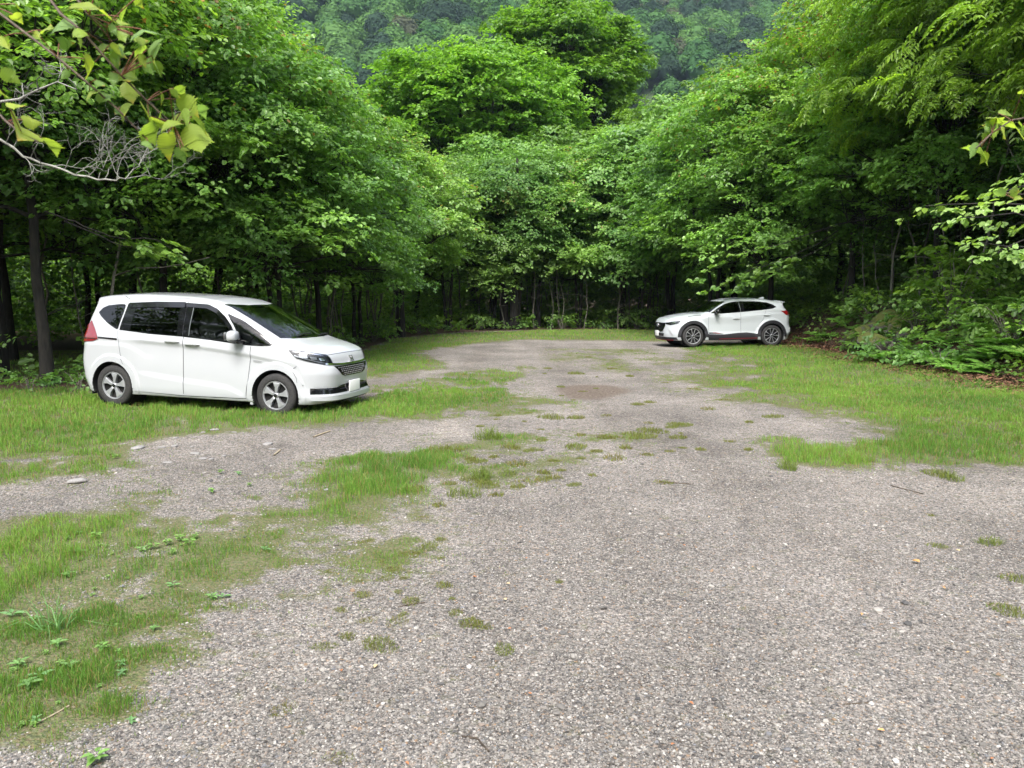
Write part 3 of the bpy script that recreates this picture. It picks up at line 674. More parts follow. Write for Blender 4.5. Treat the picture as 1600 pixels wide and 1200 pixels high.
# rasters of what grows where (world metres)
RX0, RY0, RS = -16., 1.5, .06
RW, RH = int(32/RS), int(42/RS)
gx, gy = np.meshgrid(RX0+(np.arange(RW)+.5)*RS, RY0+(np.arange(RH)+.5)*RS)
_pts = np.c_[gx.ravel(), gy.ravel()]
def blur(a, sg):
    k = max(1, int(3*sg/RS)); g = np.exp(-.5*(np.arange(-k,k+1)*RS/sg)**2); g /= g.sum()
    a = np.apply_along_axis(lambda m: np.convolve(np.pad(m,k,mode='edge'), g, 'valid'), 0, a)
    return np.apply_along_axis(lambda m: np.convolve(np.pad(m,k,mode='edge'), g, 'valid'), 1, a)
PATCHES = [  # density, blade height, outline in the photograph
 (.95,.13,[(-420,625),(130,608),(420,640),(560,628),(640,615),(700,608),(730,632),(560,660),(430,668),(250,674),(180,692),(100,708),(-420,730)]),
 (.55,.10,[(-420,730),(100,705),(190,698),(200,730),(60,762),(-420,790)]),
 (.95,.12,[(-420,625),(-420,560),(140,560),(140,625)]),
 (.70,.10,[(590,602),(700,584),(820,571),(830,578),(800,600),(800,628),(760,640),(640,655),(580,640)]),
 (1.0,.10,[(540,560),(600,531),(700,521),(850,515),(1030,513),(1070,520),(1050,534),(960,531),(800,531),(730,536),(650,552),(690,574),(560,592)]),
 (1.0,.11,[(1225,537),(1300,545),(1400,562),(1500,582),(1950,640),(1950,735),(1500,722),(1450,708),(1440,690),(1360,655),(1290,635),(1230,612),(1190,590),(1180,560),(1100,548),(1060,541),(1100,537)]),
 (.45,.07,[(1060,541),(1190,560),(1230,612),(1290,635),(1360,655),(1430,690),(1300,660),(1180,630),(1120,605),(1090,570)]),
 (.95,.17,[(1195,690),(1235,682),(1300,700),(1370,684),(1440,678),(1470,690),(1440,722),(1340,727),(1260,728),(1210,708)]),
 (1.0,.17,[(480,738),(560,716),(650,708),(700,722),(690,762),(620,772),(565,805),(510,790),(490,760)]),
 (.45,.10,[(390,765),(480,740),(500,790),(420,792)]),(.6,.11,[(205,752),(260,738),(325,768),(210,788)]),
 (.9,.15,[(735,687),(770,668),(797,684),(765,694)]),(.55,.07,[(620,688),(660,676),(695,690),(640,697)]),
 (.9,.14,[(-420,870),(100,825),(220,815),(300,850),(290,895),(200,930),(60,935),(-420,1000)]),
 (.62,.075,[(-420,1000),(200,925),(150,1010),(215,1040),(270,1090),(150,1150),(-420,1260)]),
 (.45,.045,[(280,800),(560,790),(640,840),(560,880),(470,930),(400,960),(300,1005),(240,1060),(200,1120),(-420,1300),(-420,850),(200,800)]),
 (.30,.05,[(560,815),(650,800),(690,850),(640,900),(560,910),(470,940)]),(.35,.06,[(600,640),(760,620),(850,620),(870,640),(720,655)]),
 (.5,.06,[(800,633),(870,626),(905,634),(860,642),(800,642)]),
 (.22,.05,[(700,690),(900,670),(1010,676),(1030,690),(860,760),(720,765)]),(.2,.05,[(850,545),(1080,545),(1180,600),(1150,640),(1000,600),(860,570)]),
]
gr_d = np.zeros((RH, RW)); gr_h = np.zeros((RH, RW))
for dn, hh, px in PATCHES:
    k = in_poly(_pts, [at(*q) for q in px]).reshape(RH, RW)
    gr_h = np.where(k & (dn >= gr_d*.9), hh, gr_h); gr_d = np.where(k, np.maximum(gr_d, dn), gr_d)
gr_h = np.where(gr_h == 0, .06, gr_h)
gr_d = blur(gr_d, .28); gr_h = blur(gr_h, .25)
soil = 1.1*blur(in_poly(_pts, [at(*q) for q in [(868,606),(905,601),(955,603),(988,611),(955,620),(930,627),(885,622)]]).reshape(RH,RW)*1., .22)
soil += .6*blur(in_poly(_pts, [at(*q) for q in [(1195,705),(1260,735),(1340,735),(1330,725),(1250,715)]]).reshape(RH,RW)*1., .12)
dk = .25*blur(in_poly(_pts, [at(*q) for q in [(230,715),(330,690),(480,695),(470,725),(330,742)]]).reshape(RH,RW)*1., .3)
def samp(R, x, y):
    i = np.clip((np.asarray(x)-RX0)/RS-.5, 0, RW-2); j = np.clip((np.asarray(y)-RY0)/RS-.5, 0, RH-2)
    a = i.astype(int); b = j.astype(int); u = i-a; v = j-b
    return (R[b,a]*(1-u)+R[b,a+1]*u)*(1-v)+(R[b+1,a]*(1-u)+R[b+1,a+1]*u)*v
# clearing outline: outside it the ground is forest floor
CLEAR = [(-14,-3),(-14,9),(-11,12.5),(-9,14.2),(-7.5,14.6),(-5.2,19.5),(-4.5,24),(-4.5,29.3),(-3,34),(0,36.6),(4,37.6),(7.2,37),(8.2,32),(9.2,29),(9.3,25),(9.35,20),(9.35,14),(9.6,9),(10,-3)]
lit = blur((~in_poly(_pts, CLEAR)).reshape(RH,RW)*1., .22)
meadow = blur(in_poly(_pts, [(-22,15.5),(-12,15.5),(-9.3,16),(-9,20),(-12,24),(-22,24)]).reshape(RH,RW)*1., .4)
def grass_at(x, y):
    n = fbm(x, y, 21, 1.6, 4); g = samp(gr_d, x, y)
    g = np.clip(g*1.15+((n-.5)*2.2+(fbm(x,y,71,5.5,3)-.5)*1.3)*sstep(.01,.35,g)*sstep(1.5,.6,g), 0, 1)
    return np.maximum(g, .8*samp(meadow, x, y))*(x > RX0)*(x < -RX0)

# ground sheet: rings round the viewpoint, finer where we look
rr = np.concatenate([[.15], np.geomspace(.4, 860, 440)])
ta = np.concatenate([np.linspace(-48,48,400), np.linspace(48,312,90)[1:-1]]); ta = np.radians(ta)
Rg, Tg = np.meshgrid(rr, ta, indexing='ij'); X = Rg*np.sin(Tg); Y = Rg*np.cos(Tg)
Zg = terrain(X, Y); nA = len(ta)
i, j = np.meshgrid(np.arange(len(rr)-1), np.arange(nA), indexing='ij'); jn = (j+1) % nA
F = np.stack([i*nA+j, (i+1)*nA+j, (i+1)*nA+jn, i*nA+jn], -1).reshape(-1,4)[:, ::-1]
V = np.stack([X,Y,Zg], -1).reshape(-1,3); x, y = V[:,0], V[:,1]
inr = (x > RX0) & (x < -RX0) & (y > RY0) & (y < RY0+42)
ga = np.where(inr, grass_at(x,y), 0); la = np.where(inr, samp(lit,x,y), np.where((np.abs(x) > 10) | (y > 20), 1, 0)); sa = np.where(inr, samp(soil,x,y)+samp(dk,x,y)*.5, 0)
la = la*(1-np.where(inr, samp(meadow,x,y), 0))

def ground_material():
    m = bpy.data.materials.new('gravel_and_soil'); m.use_nodes = True; n, l = NT(m); b = n['Principled BSDF']; b.inputs['Roughness'].default_value = .9; b.inputs['Specular IOR Level'].default_value = .2
    tc = n.new('ShaderNodeTexCoord')
    def N(t, **k):
        q = n.new(t)
        for a, v in k.items(): setattr(q, a, v)
        return q
    def attr(a): q = N('ShaderNodeAttribute'); q.attribute_name = a; return q.outputs['Fac']
    def mix(f, a, bb, bt='MIX'):
        q = N('ShaderNodeMixRGB', blend_type=bt)
        for s, v in ((0,f),(1,a),(2,bb)):
            if hasattr(v, 'links'): l.new(v, q.inputs[s])
            else: q.inputs[s].default_value = v if s == 0 else (*v, 1)
        return q.outputs[0]
    def ramp(f, els):
        q = N('ShaderNodeValToRGB'); e = q.color_ramp.elements
        while len(e) < len(els): e.new(.5)
        for k, (p, c) in enumerate(els): e[k].position = p; e[k].color = (*c, 1)
        l.new(f, q.inputs[0]); return q.outputs[0]
    def math_(op, a, bb=0., c=None):
        q = N('ShaderNodeMath', operation=op)
        for s, v in enumerate((a, bb)):
            if hasattr(v, 'links'): l.new(v, q.inputs[s])
            else: q.inputs[s].default_value = v
        return q.outputs[0]
    def noise(sc, d=5): 
        q = N('ShaderNodeTexNoise'); q.inputs['Scale'].default_value = sc; q.inputs['Detail'].default_value = d; l.new(tc.outputs['Object'], q.inputs['Vector']); return q
    def vor(sc, feat='F1'):
        q = N('ShaderNodeTexVoronoi', feature=feat); q.inputs['Scale'].default_value = sc; q.inputs['Randomness'].default_value = 1
        l.new(tc.outputs['Object'], q.inputs['Vector']); return q
    v1 = vor(62); v2 = vor(120); v3 = vor(24)
    pal = [(0,(.05,.05,.055)),(.2,(.13,.125,.12)),(.42,(.20,.188,.178)),(.62,(.29,.27,.25)),(.8,(.39,.37,.35)),(.93,(.52,.50,.48)),(1,(.40,.27,.16))]
    def tone(v):
        s = N('ShaderNodeSeparateColor'); l.new(v.outputs['Color'], s.inputs[0]); return ramp(s.outputs[0], pal)
    c = mix(.45, tone(v1), tone(v2))
    gap = ramp(v1.outputs['Distance'], [(.0,(1,1,1)),(.45,(.92,.92,.92)),(.75,(.45,.43,.42))]); c = mix(.75, c, gap, 'MULTIPLY')
    big = ramp(noise(.7,6).outputs['Fac'], [(.3,(.56,.545,.525)),(.7,(1.02,.995,.965))]); c = mix(1, c, big, 'MULTIPLY')
    mid = ramp(noise(5,6).outputs['Fac'], [(.3,(.80,.80,.80)),(.7,(1.12,1.12,1.12))]); c = mix(.8, c, mid, 'MULTIPLY')
    tm = N('ShaderNodeMapping'); tm.inputs['Scale'].default_value = (1.1,.07,1); tm.inputs['Rotation'].default_value = (0,0,.06); l.new(tc.outputs['Object'], tm.inputs[0])
    tn = N('ShaderNodeTexNoise'); tn.inputs['Scale'].default_value = 1.; tn.inputs['Detail'].default_value = 3; l.new(tm.outputs[0], tn.inputs['Vector']); c = mix(.9, c, ramp(tn.outputs['Fac'], [(.36,(.80,.785,.765)),(.5,(1,1,1)),(.62,(1.10,1.09,1.07))]), 'MULTIPLY')
    # soil
    sn = noise(22,8); sc_ = ramp(sn.outputs['Fac'], [(.3,(.06,.044,.034)),(.55,(.115,.088,.068)),(.75,(.19,.165,.14))])
    sf = math_('ADD', attr('soil'), math_('MULTIPLY', math_('SUBTRACT', sn.outputs['Fac'], .5), 1.2)); sf = ramp(sf, [(.25,(0,0,0)),(.65,(1,1,1))])
    c = mix(math_('MULTIPLY', sf, .85), c, sc_)
    # moss and thatch under the grass
    mn = noise(9,8); mc = ramp(noise(40,5).outputs['Fac'], [(.3,(.042,.055,.018)),(.48,(.085,.105,.03)),(.6,(.12,.10,.048)),(.8,(.17,.15,.10))])
    mf = math_('ADD', attr('grass'), math_('MULTIPLY', math_('SUBTRACT', mn.outputs['Fac'], .5), 1.5)); mf = ramp(mf, [(.14,(0,0,0)),(.48,(1,1,1))])
    c = mix(math_('MULTIPLY', mf, .85), c, mc)
    # forest floor
    ln = noise(30,8); lc = ramp(ln.outputs['Fac'], [(.3,(.025,.018,.012)),(.55,(.075,.05,.034)),(.75,(.14,.09,.06))])
    lf = math_('ADD', attr('litter'), math_('MULTIPLY', math_('SUBTRACT', mn.outputs['Fac'], .5), .8)); lf = ramp(lf, [(.35,(0,0,0)),(.6,(1,1,1))])
    c = mix(lf, c, lc)
    l.new(c, b.inputs['Base Color'])
    h = math_('ADD', math_('MULTIPLY', v1.outputs['Distance'], -1.), math_('MULTIPLY', v2.outputs['Distance'], -.5))
    h = math_('ADD', h, math_('MULTIPLY', sn.outputs['Fac'], .5))
    bp = N('ShaderNodeBump'); bp.inputs['Strength'].default_value = .8; bp.inputs['Distance'].default_value = .012; l.new(h, bp.inputs['Height']); l.new(bp.outputs[0], b.inputs['Normal'])
    return m
tag(link('ground', mesh_np('ground', V, [F], ground_material(), smooth=True, attrs=dict(grass=ga, litter=la, soil=sa))), kind='structure')

# ---------------- gravel stones, individually faceted close to the camera
def rand_rot(rng, n):
    q = rng.normal(size=(n,4)); q /= np.linalg.norm(q,axis=1)[:,None]; w_,x_,y_,z_ = q.T
    return np.stack([1-2*(y_*y_+z_*z_),2*(x_*y_-z_*w_),2*(x_*z_+y_*w_),2*(x_*y_+z_*w_),1-2*(x_*x_+z_*z_),2*(y_*z_-x_*w_),2*(x_*z_-y_*w_),2*(y_*z_+x_*w_),1-2*(x_*x_+y_*y_)],-1).reshape(n,3,3)
_bm = bmesh.new(); bmesh.ops.create_icosphere(_bm, subdivisions=1, radius=1); ICO = np.array([v.co for v in _bm.verts]); ICOF = np.array([[v.index for v in f.verts] for f in _bm.faces]); _bm.free()
def stones(name, P, size, cols, m, rng, flat=.6):
    n = len(P); S = ICO[None]*(1+rng.uniform(-.3,.3,(n,12,1))); S = S*rng.uniform(.55,1.15,(n,1,3)); S = np.einsum('nij,nkj->nki', rand_rot(rng,n), S); S[:,:,2] *= flat
    Vv = S*size[:,None,None]+P[:,None]; Ff = (ICOF[None]+(np.arange(n)*12)[:,None,None]).reshape(-1,3)
    return mesh_np(name, Vv.reshape(-1,3), [Ff], m, cols=np.repeat(cols,12,0))
def col_mat(name, rough=.85, spec=.25):
    m = mat(name, (.3,.3,.3), rough, spec=spec); n, l = NT(m); a = n.new('ShaderNodeAttribute'); a.attribute_name = 'Col'; l.new(a.outputs['Color'], n['Principled BSDF'].inputs['Base Color']); return m
M_stone = col_mat('gravel_stone')
PAL = np.array((.60,.588,.565))*(.06+.78*np.array([(.06,.06,.065),(.13,.13,.13),(.20,.19,.18),(.28,.26,.24),(.36,.34,.32),(.46,.44,.41),(.60,.58,.55),(.70,.68,.66),(.34,.22,.13),(.30,.24,.20),(.22,.23,.26)])); PW = np.array([.06,.12,.15,.18,.17,.11,.05,.012,.02,.05,.03]); PW /= PW.sum()
def stone_cols(rng, n): return PAL[rng.choice(len(PAL), n, p=PW)]*rng.uniform(.85,1.15,(n,1))
def scatter(rng, n, r0, r1, a0=-36, a1=36, pw=1.0):
    u = rng.random(n); r = (r0**pw+u*(r1**pw-r0**pw))**(1/pw); t = np.radians(rng.uniform(a0,a1,n)); return r*np.sin(t), r*np.cos(t)
rng = R0(11)
x, y = scatter(rng, 280000, 2.2, 8.5, pw=.55); keep = rng.random(len(x)) > 1.3*grass_at(x,y)
x, y = x[keep], y[keep]; sz = np.clip(rng.lognormal(math.log(.0038), .40, len(x)), .0022, .016)
bx_, by_ = scatter(rng, 900, 2.2, 9, pw=.9); kb = rng.random(900) > 1.3*grass_at(bx_,by_); x = np.r_[x,bx_[kb]]; y = np.r_[y,by_[kb]]; sz = np.r_[sz, np.clip(rng.lognormal(math.log(.0125),.3,kb.sum()),.009,.026)]
P = np.c_[x, y, terrain(x,y)+sz*.22]
tag(link('gravel', stones('gravel', P, sz, stone_cols(rng,len(x)), M_stone, rng)), kind='stuff')

# ---------------- grass
M_grass = leaf_mat('grass_blade', .55, .3, .25, 0)
def blades(x, y, z, h, wd, cols, rng, lean=.35):
    n = len(x); a = rng.uniform(0,2*PI,n); L = np.abs(rng.normal(0,lean,n))*h; dx, dy = np.cos(a), np.sin(a); fa = rng.uniform(0,2*PI,n); wx, wy = np.cos(fa)*wd/2, np.sin(fa)*wd/2
    Vv = np.empty((n,5,3)); B = np.c_[x,y,z-.005]
    Vv[:,0] = B-np.c_[wx,wy,0*wx]; Vv[:,1] = B+np.c_[wx,wy,0*wx]
    Mp = B+np.c_[dx*L*.35, dy*L*.35, h*.6]; Vv[:,2] = Mp+np.c_[wx,wy,0*wx]*.8; Vv[:,3] = Mp-np.c_[wx,wy,0*wx]*.8
    Vv[:,4] = B+np.c_[dx*L, dy*L, h*np.sqrt(np.clip(1-(L/np.maximum(h,1e-4))**2*.5,.3,1))]
    k = (np.arange(n)*5)[:,None]; return Vv.reshape(-1,3), np.array([0,1,2,3])+k, np.array([3,2,4])+k, np.repeat(cols,5,0)
def grass_cols(rng, n, x, y):
    t = np.clip(fbm(x,y,33,.9,3)*1.6-.3+rng.normal(0,.18,n),0,1)[:,None]
    c = np.array((.078,.176,.026))*(1-t)+np.array((.158,.282,.042))*t
    dry = (rng.random(n) < .16)[:,None]; c = np.where(dry, np.array((.22,.17,.07)), c); return c*rng.uniform(.8,1.2,(n,1))
rng = R0(5); BX = []
for r0, r1, n in ((2.3,5,420000),(5,9,420000),(9,16,380000),(16,27,300000),(27,40,160000)):
    x, y = scatter(rng, n, r0, r1, pw=1.4); g = grass_at(x,y)*np.clip(1-samp(lit,x,y)*1.2+samp(meadow,x,y),0,1); cl = fbm(x,y,44,6,3)
    k = rng.random(n) < np.clip(g**1.3*(.05+.34*sstep(.75,1,g)+2.4*np.clip(cl-.33,0,1)),0,1)*(.55 if r0 < 9 else .8)
    x, y, g, cl = x[k], y[k], g[k], cl[k]; r = np.hypot(x,y)
    h = .72*samp(gr_h,x,y)*(.25+1.25*np.clip(cl,0,1))*rng.uniform(.5,1.25,len(x))*(.5+.5*g)
    c = grass_cols(rng,len(x),x,y); low = np.clip((.05-h)/.04,0,1)[:,None]; c = c*(1-.3*low)+np.array((.11,.10,.03))*.3*low
    BX.append(blades(x,y,terrain(x,y),h,.0028*np.maximum(1,r/5.5)*rng.uniform(.7,1.3,len(x)),c,rng,.45))
o = 0; Vs, Q4, T3, Cs = [], [], [], []
for v, q, t, c in BX: Vs.append(v); Q4.append(q+o); T3.append(t+o); Cs.append(c); o += len(v)
print('blades', o//5)
tag(link('grass', mesh_np('grass', np.concatenate(Vs), [np.concatenate(Q4), np.concatenate(T3)], M_grass, cols=np.concatenate(Cs))), kind='stuff')

def tuft_mesh(name, rng, n, rad, h, brown, wd=.0042):
    r = rad*np.sqrt(rng.random(n)); t = rng.uniform(0,2*PI,n); x, y = r*np.cos(t), r*np.sin(t)*.7
    c = np.array((.11,.165,.03))*(1-brown)+np.array((.16,.115,.045))*brown; c = c*rng.uniform(.7,1.3,(n,1)); c[rng.random(n) < .2] = (.13,.20,.035)
    hh = h*rng.uniform(.4,1.1,n)*(1-.4*r/rad); v, q, t3, cc = blades(x,y,x*0,hh,np.full(n,wd),c,rng,1.0)
    return mesh_np(name, v, [q,t3], M_grass, cols=cc)
rng = R0(8)
TUFT = [tuft_mesh('grass_tuft', rng, 190, .10, .06, .55), tuft_mesh('grass_tuft', rng, 120, .065, .05, .6), tuft_mesh('grass_tuft', rng, 280, .15, .07, .45), tuft_mesh('grass_tuft', rng, 170, .12, .05, .7)]
TALL = [tuft_mesh('grass_tuft', rng, 170, .13, .20, .15, .005), tuft_mesh('grass_tuft', rng, 150, .16, .15, .25, .005)]
def put_tuft(me, px, py, s, label, group=None):
    x, y = at(px,py); z = float(terrain(x,y)); o = link('grass_tuft', me, None, (x,y,z)); o.rotation_euler.z = rng.uniform(0,6.3); o.scale = (s,s,s*rng.uniform(.8,1.2)); return tag(o, label, 'grass tuft', group)
GT = 'small tufts dotting the open gravel'
for px, py in [(905,680),(945,683),(960,686),(990,677),(1005,684),(1018,676),(1015,632),(1000,633),(868,722),(866,748),(835,755),(850,738),(832,705),(640,940),(622,890),(692,916),(875,909),(540,995),(530,955),(900,700),(930,705),(960,718),(975,700),(1010,712),(1045,705),(1060,685),(845,670),(860,655),(900,655),(945,650),(1070,665),(1095,700),(1110,640),(1140,690),(1165,703),(735,720),(770,712),(800,700),(812,725),(760,760),(780,775),(690,790),(660,810),(670,855),(640,870),(600,905),(570,930),(738,970),(752,978),(790,1015),(620,975),(590,1010),(505,1010),(920,560),(955,575),(985,590),(1040,600),(1085,610),(900,585),(1130,625),(860,575),(1455,803),(1465,855),(1575,955),(525,1185),(440,1110),(1460,740),(690,705),(650,765),(1170,660),(1210,650)]:
    put_tuft(TUFT[rng.integers(4)], px+rng.normal(0,2), py+rng.normal(0,1.5), rng.uniform(.8,1.5)*(.5 if py > 790 else 1), 'small ragged brownish-green grass tuft alone on the open gravel', GT)
for k in range(48):
    px = rng.uniform(700,1080) if k < 34 else rng.uniform(480,720); py = rng.uniform(575,770) if k < 34 else rng.uniform(800,980); put_tuft(TUFT[rng.integers(4)], px, py, rng.uniform(.45,.9)*(.6 if py > 800 else 1), 'small ragged brownish-green grass tuft alone on the open gravel', GT)
put_tuft(TALL[0], 752,748,1.0,'pale upright grass tuft on the gravel right of the long grass patch'); put_tuft(TALL[1], 792,742,.75,'short bent grass tuft beside the pale upright tuft on the gravel')
put_tuft(TALL[1], 727,776,1.0,'green grass tuft at the lower right corner of the long grass patch'); put_tuft(TALL[0], 762,686,1.35,'dense dark green grass clump in the middle of the gravel left of centre')
put_tuft(TALL[0], 1230,732,.9,'grass tuft at the left tip of the right-hand grass patch'); put_tuft(TALL[1], 1487,748,.8,'thin grass tuft standing apart below the right-hand grass patch')
put_tuft(TALL[1], 1545,848,.6,'round green grass tuft alone on gravel near the right edge'); put_tuft(TUFT[2], 1590,905,.7,'brownish grass tuft cut by the right edge of the view')
# long-bladed clump by the left edge
n = 34; t = rng.uniform(0,2*PI,n); v, q, t3, cc = blades(.05*np.cos(t),.05*np.sin(t),t*0,rng.uniform(.10,.20,n),np.full(n,.007),np.array((.12,.24,.08))*rng.uniform(.8,1.2,(n,1)),rng,1.5)
x, y = at(85,985); tag(link('grass_clump', mesh_np('grass_clump', v, [q,t3], M_grass, cols=cc), None, (x,y,0)), 'broad-bladed pale green grass clump arching over near the left edge', 'grass clump')
# ------------------------------------------------------------------ leaves, sprays, trees
M_leaf = leaf_mat('tree_leaf', .42, .44, .5, .16)
M_bark = noise_mat('dark_bark', (.008,.007,.006), (.025,.022,.018), 14, .9, .8, 8, .03, (1,1,.25))
M_pale = noise_mat('pale_lichen_bark', (.11,.11,.095), (.26,.26,.23), 18, .9, .6, 8, .02, (1,1,.4))
LT = np.array([(0,0),(.30,.5),(.70,.40),(1,0),(.70,-.40),(.30,-.5)])
def leaves_np(P, D, N, size, wr=.75, fold=.18, droop=.12):
    """P base points, D directions, N normals -> verts, quads"""
    n = len(P); D = D/np.linalg.norm(D,axis=1)[:,None]; S = np.cross(N,D); S /= np.linalg.norm(S,axis=1)[:,None]+1e-9; U = np.cross(D,S)
    t, s = LT[:,0], LT[:,1]; zz = fold*np.abs(s)-droop*t*t
    Vv = P[:,None]+size[:,None,None]*(t[None,:,None]*D[:,None]+(s*wr)[None,:,None]*S[:,None]+zz[None,:,None]*U[:,None])
    k = (np.arange(n)*6)[:,None]; return Vv.reshape(-1,3), np.concatenate([np.array([0,3,2,1])+k, np.array([0,5,4,3])+k])
def spray(rng, nl, kind='flat'):
    """a branchlet along +x, 1 m long: leaf base, direction, normal, size"""
    if kind == 'pinnate':   # compound leaves: pairs of leaflets on drooping rachises
        P, D, N, S = [], [], [], []
        for r in range(5):
            a = rng.uniform(-1.0,1.0); b0 = np.array([rng.uniform(.1,.8),0,0]); u = np.array([math.cos(a),math.sin(a),-.15]); side = np.array([-math.sin(a),math.cos(a),0])
            for k in range(7):
                p = b0+u*(.10+.075*k)-np.array([0,0,.012*k*k*.5])
                for q in (-1,1): P.append(p); D.append(side*q+u*.55+np.array([0,0,-.35])+rng.normal(0,.12,3)); N.append(np.array([0,0,1])+rng.normal(0,.25,3)); S.append(.155*rng.uniform(.8,1.1))
            P.append(p); D.append(u+np.array([0,0,-.4])); N.append(np.array([0,0,1.])); S.append(.15)
        return [np.array(v) for v in (P,D,N,S)]
    t = rng.random(nl)**.8; sd = np.where(rng.random(nl) < .5,-1,1)
    off = rng.random(nl)*.34*(1-.35*t); 
    if kind == 'dome': P = np.c_[t*.9, sd*off*1.2, rng.normal(0,.10,nl)+.05]
    else: P = np.c_[t*.9+off*.35, sd*off, rng.normal(0,.035,nl)-.10*t*t]
    a = rng.uniform(.2,1.3,nl)*sd; D = np.c_[np.cos(a),np.sin(a),rng.normal(-.28,.22,nl)]
    N = np.c_[rng.normal(0,.32,nl),rng.normal(0,.32,nl),np.ones(nl)]; return P, D, N, rng.uniform(.7,1.15,nl)
def place_sprays(rng, T, C, az, pitch, roll, sc, leaf, col, wr, vj=.22, tipcol=None, tipf=None):
    """instances of the spray templates T at C; returns verts, quads, colours"""
    Vv, Ff, Cc = [], [], []; o = 0; pick = rng.integers(len(T), size=len(C))
    for k in range(len(T)):
        i = np.where(pick == k)[0]
        if not len(i): continue
        P, D, N, S = T[k]; m = len(P); ca, sa, cp, sp, cr, sr = np.cos(az[i]),np.sin(az[i]),np.cos(pitch[i]),np.sin(pitch[i]),np.cos(roll[i]),np.sin(roll[i]); z = 0*ca
        Rz = np.stack([ca,-sa,z,sa,ca,z,z,z,z+1],-1).reshape(-1,3,3); Ry = np.stack([cp,z,-sp,z,z+1,z,sp,z,cp],-1).reshape(-1,3,3); Rx = np.stack([z+1,z,z,z,cr,-sr,z,sr,cr],-1).reshape(-1,3,3)
        R = Rz@Ry@Rx; tr = lambda A: np.einsum('nij,mj->nmi',R,A).reshape(-1,3)
        P2 = (np.einsum('nij,mj->nmi',R,P)*sc[i][:,None,None]+C[i][:,None]).reshape(-1,3)
        v, f = leaves_np(P2, tr(D), tr(N), np.tile(S,len(i))*leaf*rng.uniform(.85,1.15,len(P2)), wr)
        c = np.repeat(col[i]*(1+rng.normal(0,.10,(len(i),1))), m, 0)*(1+rng.normal(0,vj*.6,(len(P2),1)))
        if tipcol is not None:
            k2 = rng.random(len(P2)) < np.repeat(tipf[i],m); c[k2] = np.array(tipcol)*rng.uniform(.7,1.2,(k2.sum(),1))
        Vv.append(v); Ff.append(f+o); c = c*np.array((1.04,1.,.82)); Cc.append(np.repeat(np.clip(c,.004,1),6,0)); o += len(v)
    return np.concatenate(Vv), np.concatenate(Ff), np.concatenate(Cc)
def bez(a, b, c, n=8):
    t = np.linspace(0,1,n)[:,None]; return (1-t)**2*np.array(a)+2*t*(1-t)*np.array(b)+t*t*np.array(c)
def wob(rng, p, s):
    q = np.array(p, float); q[1:-1] += rng.normal(0,s,(len(q)-2,3)); return q

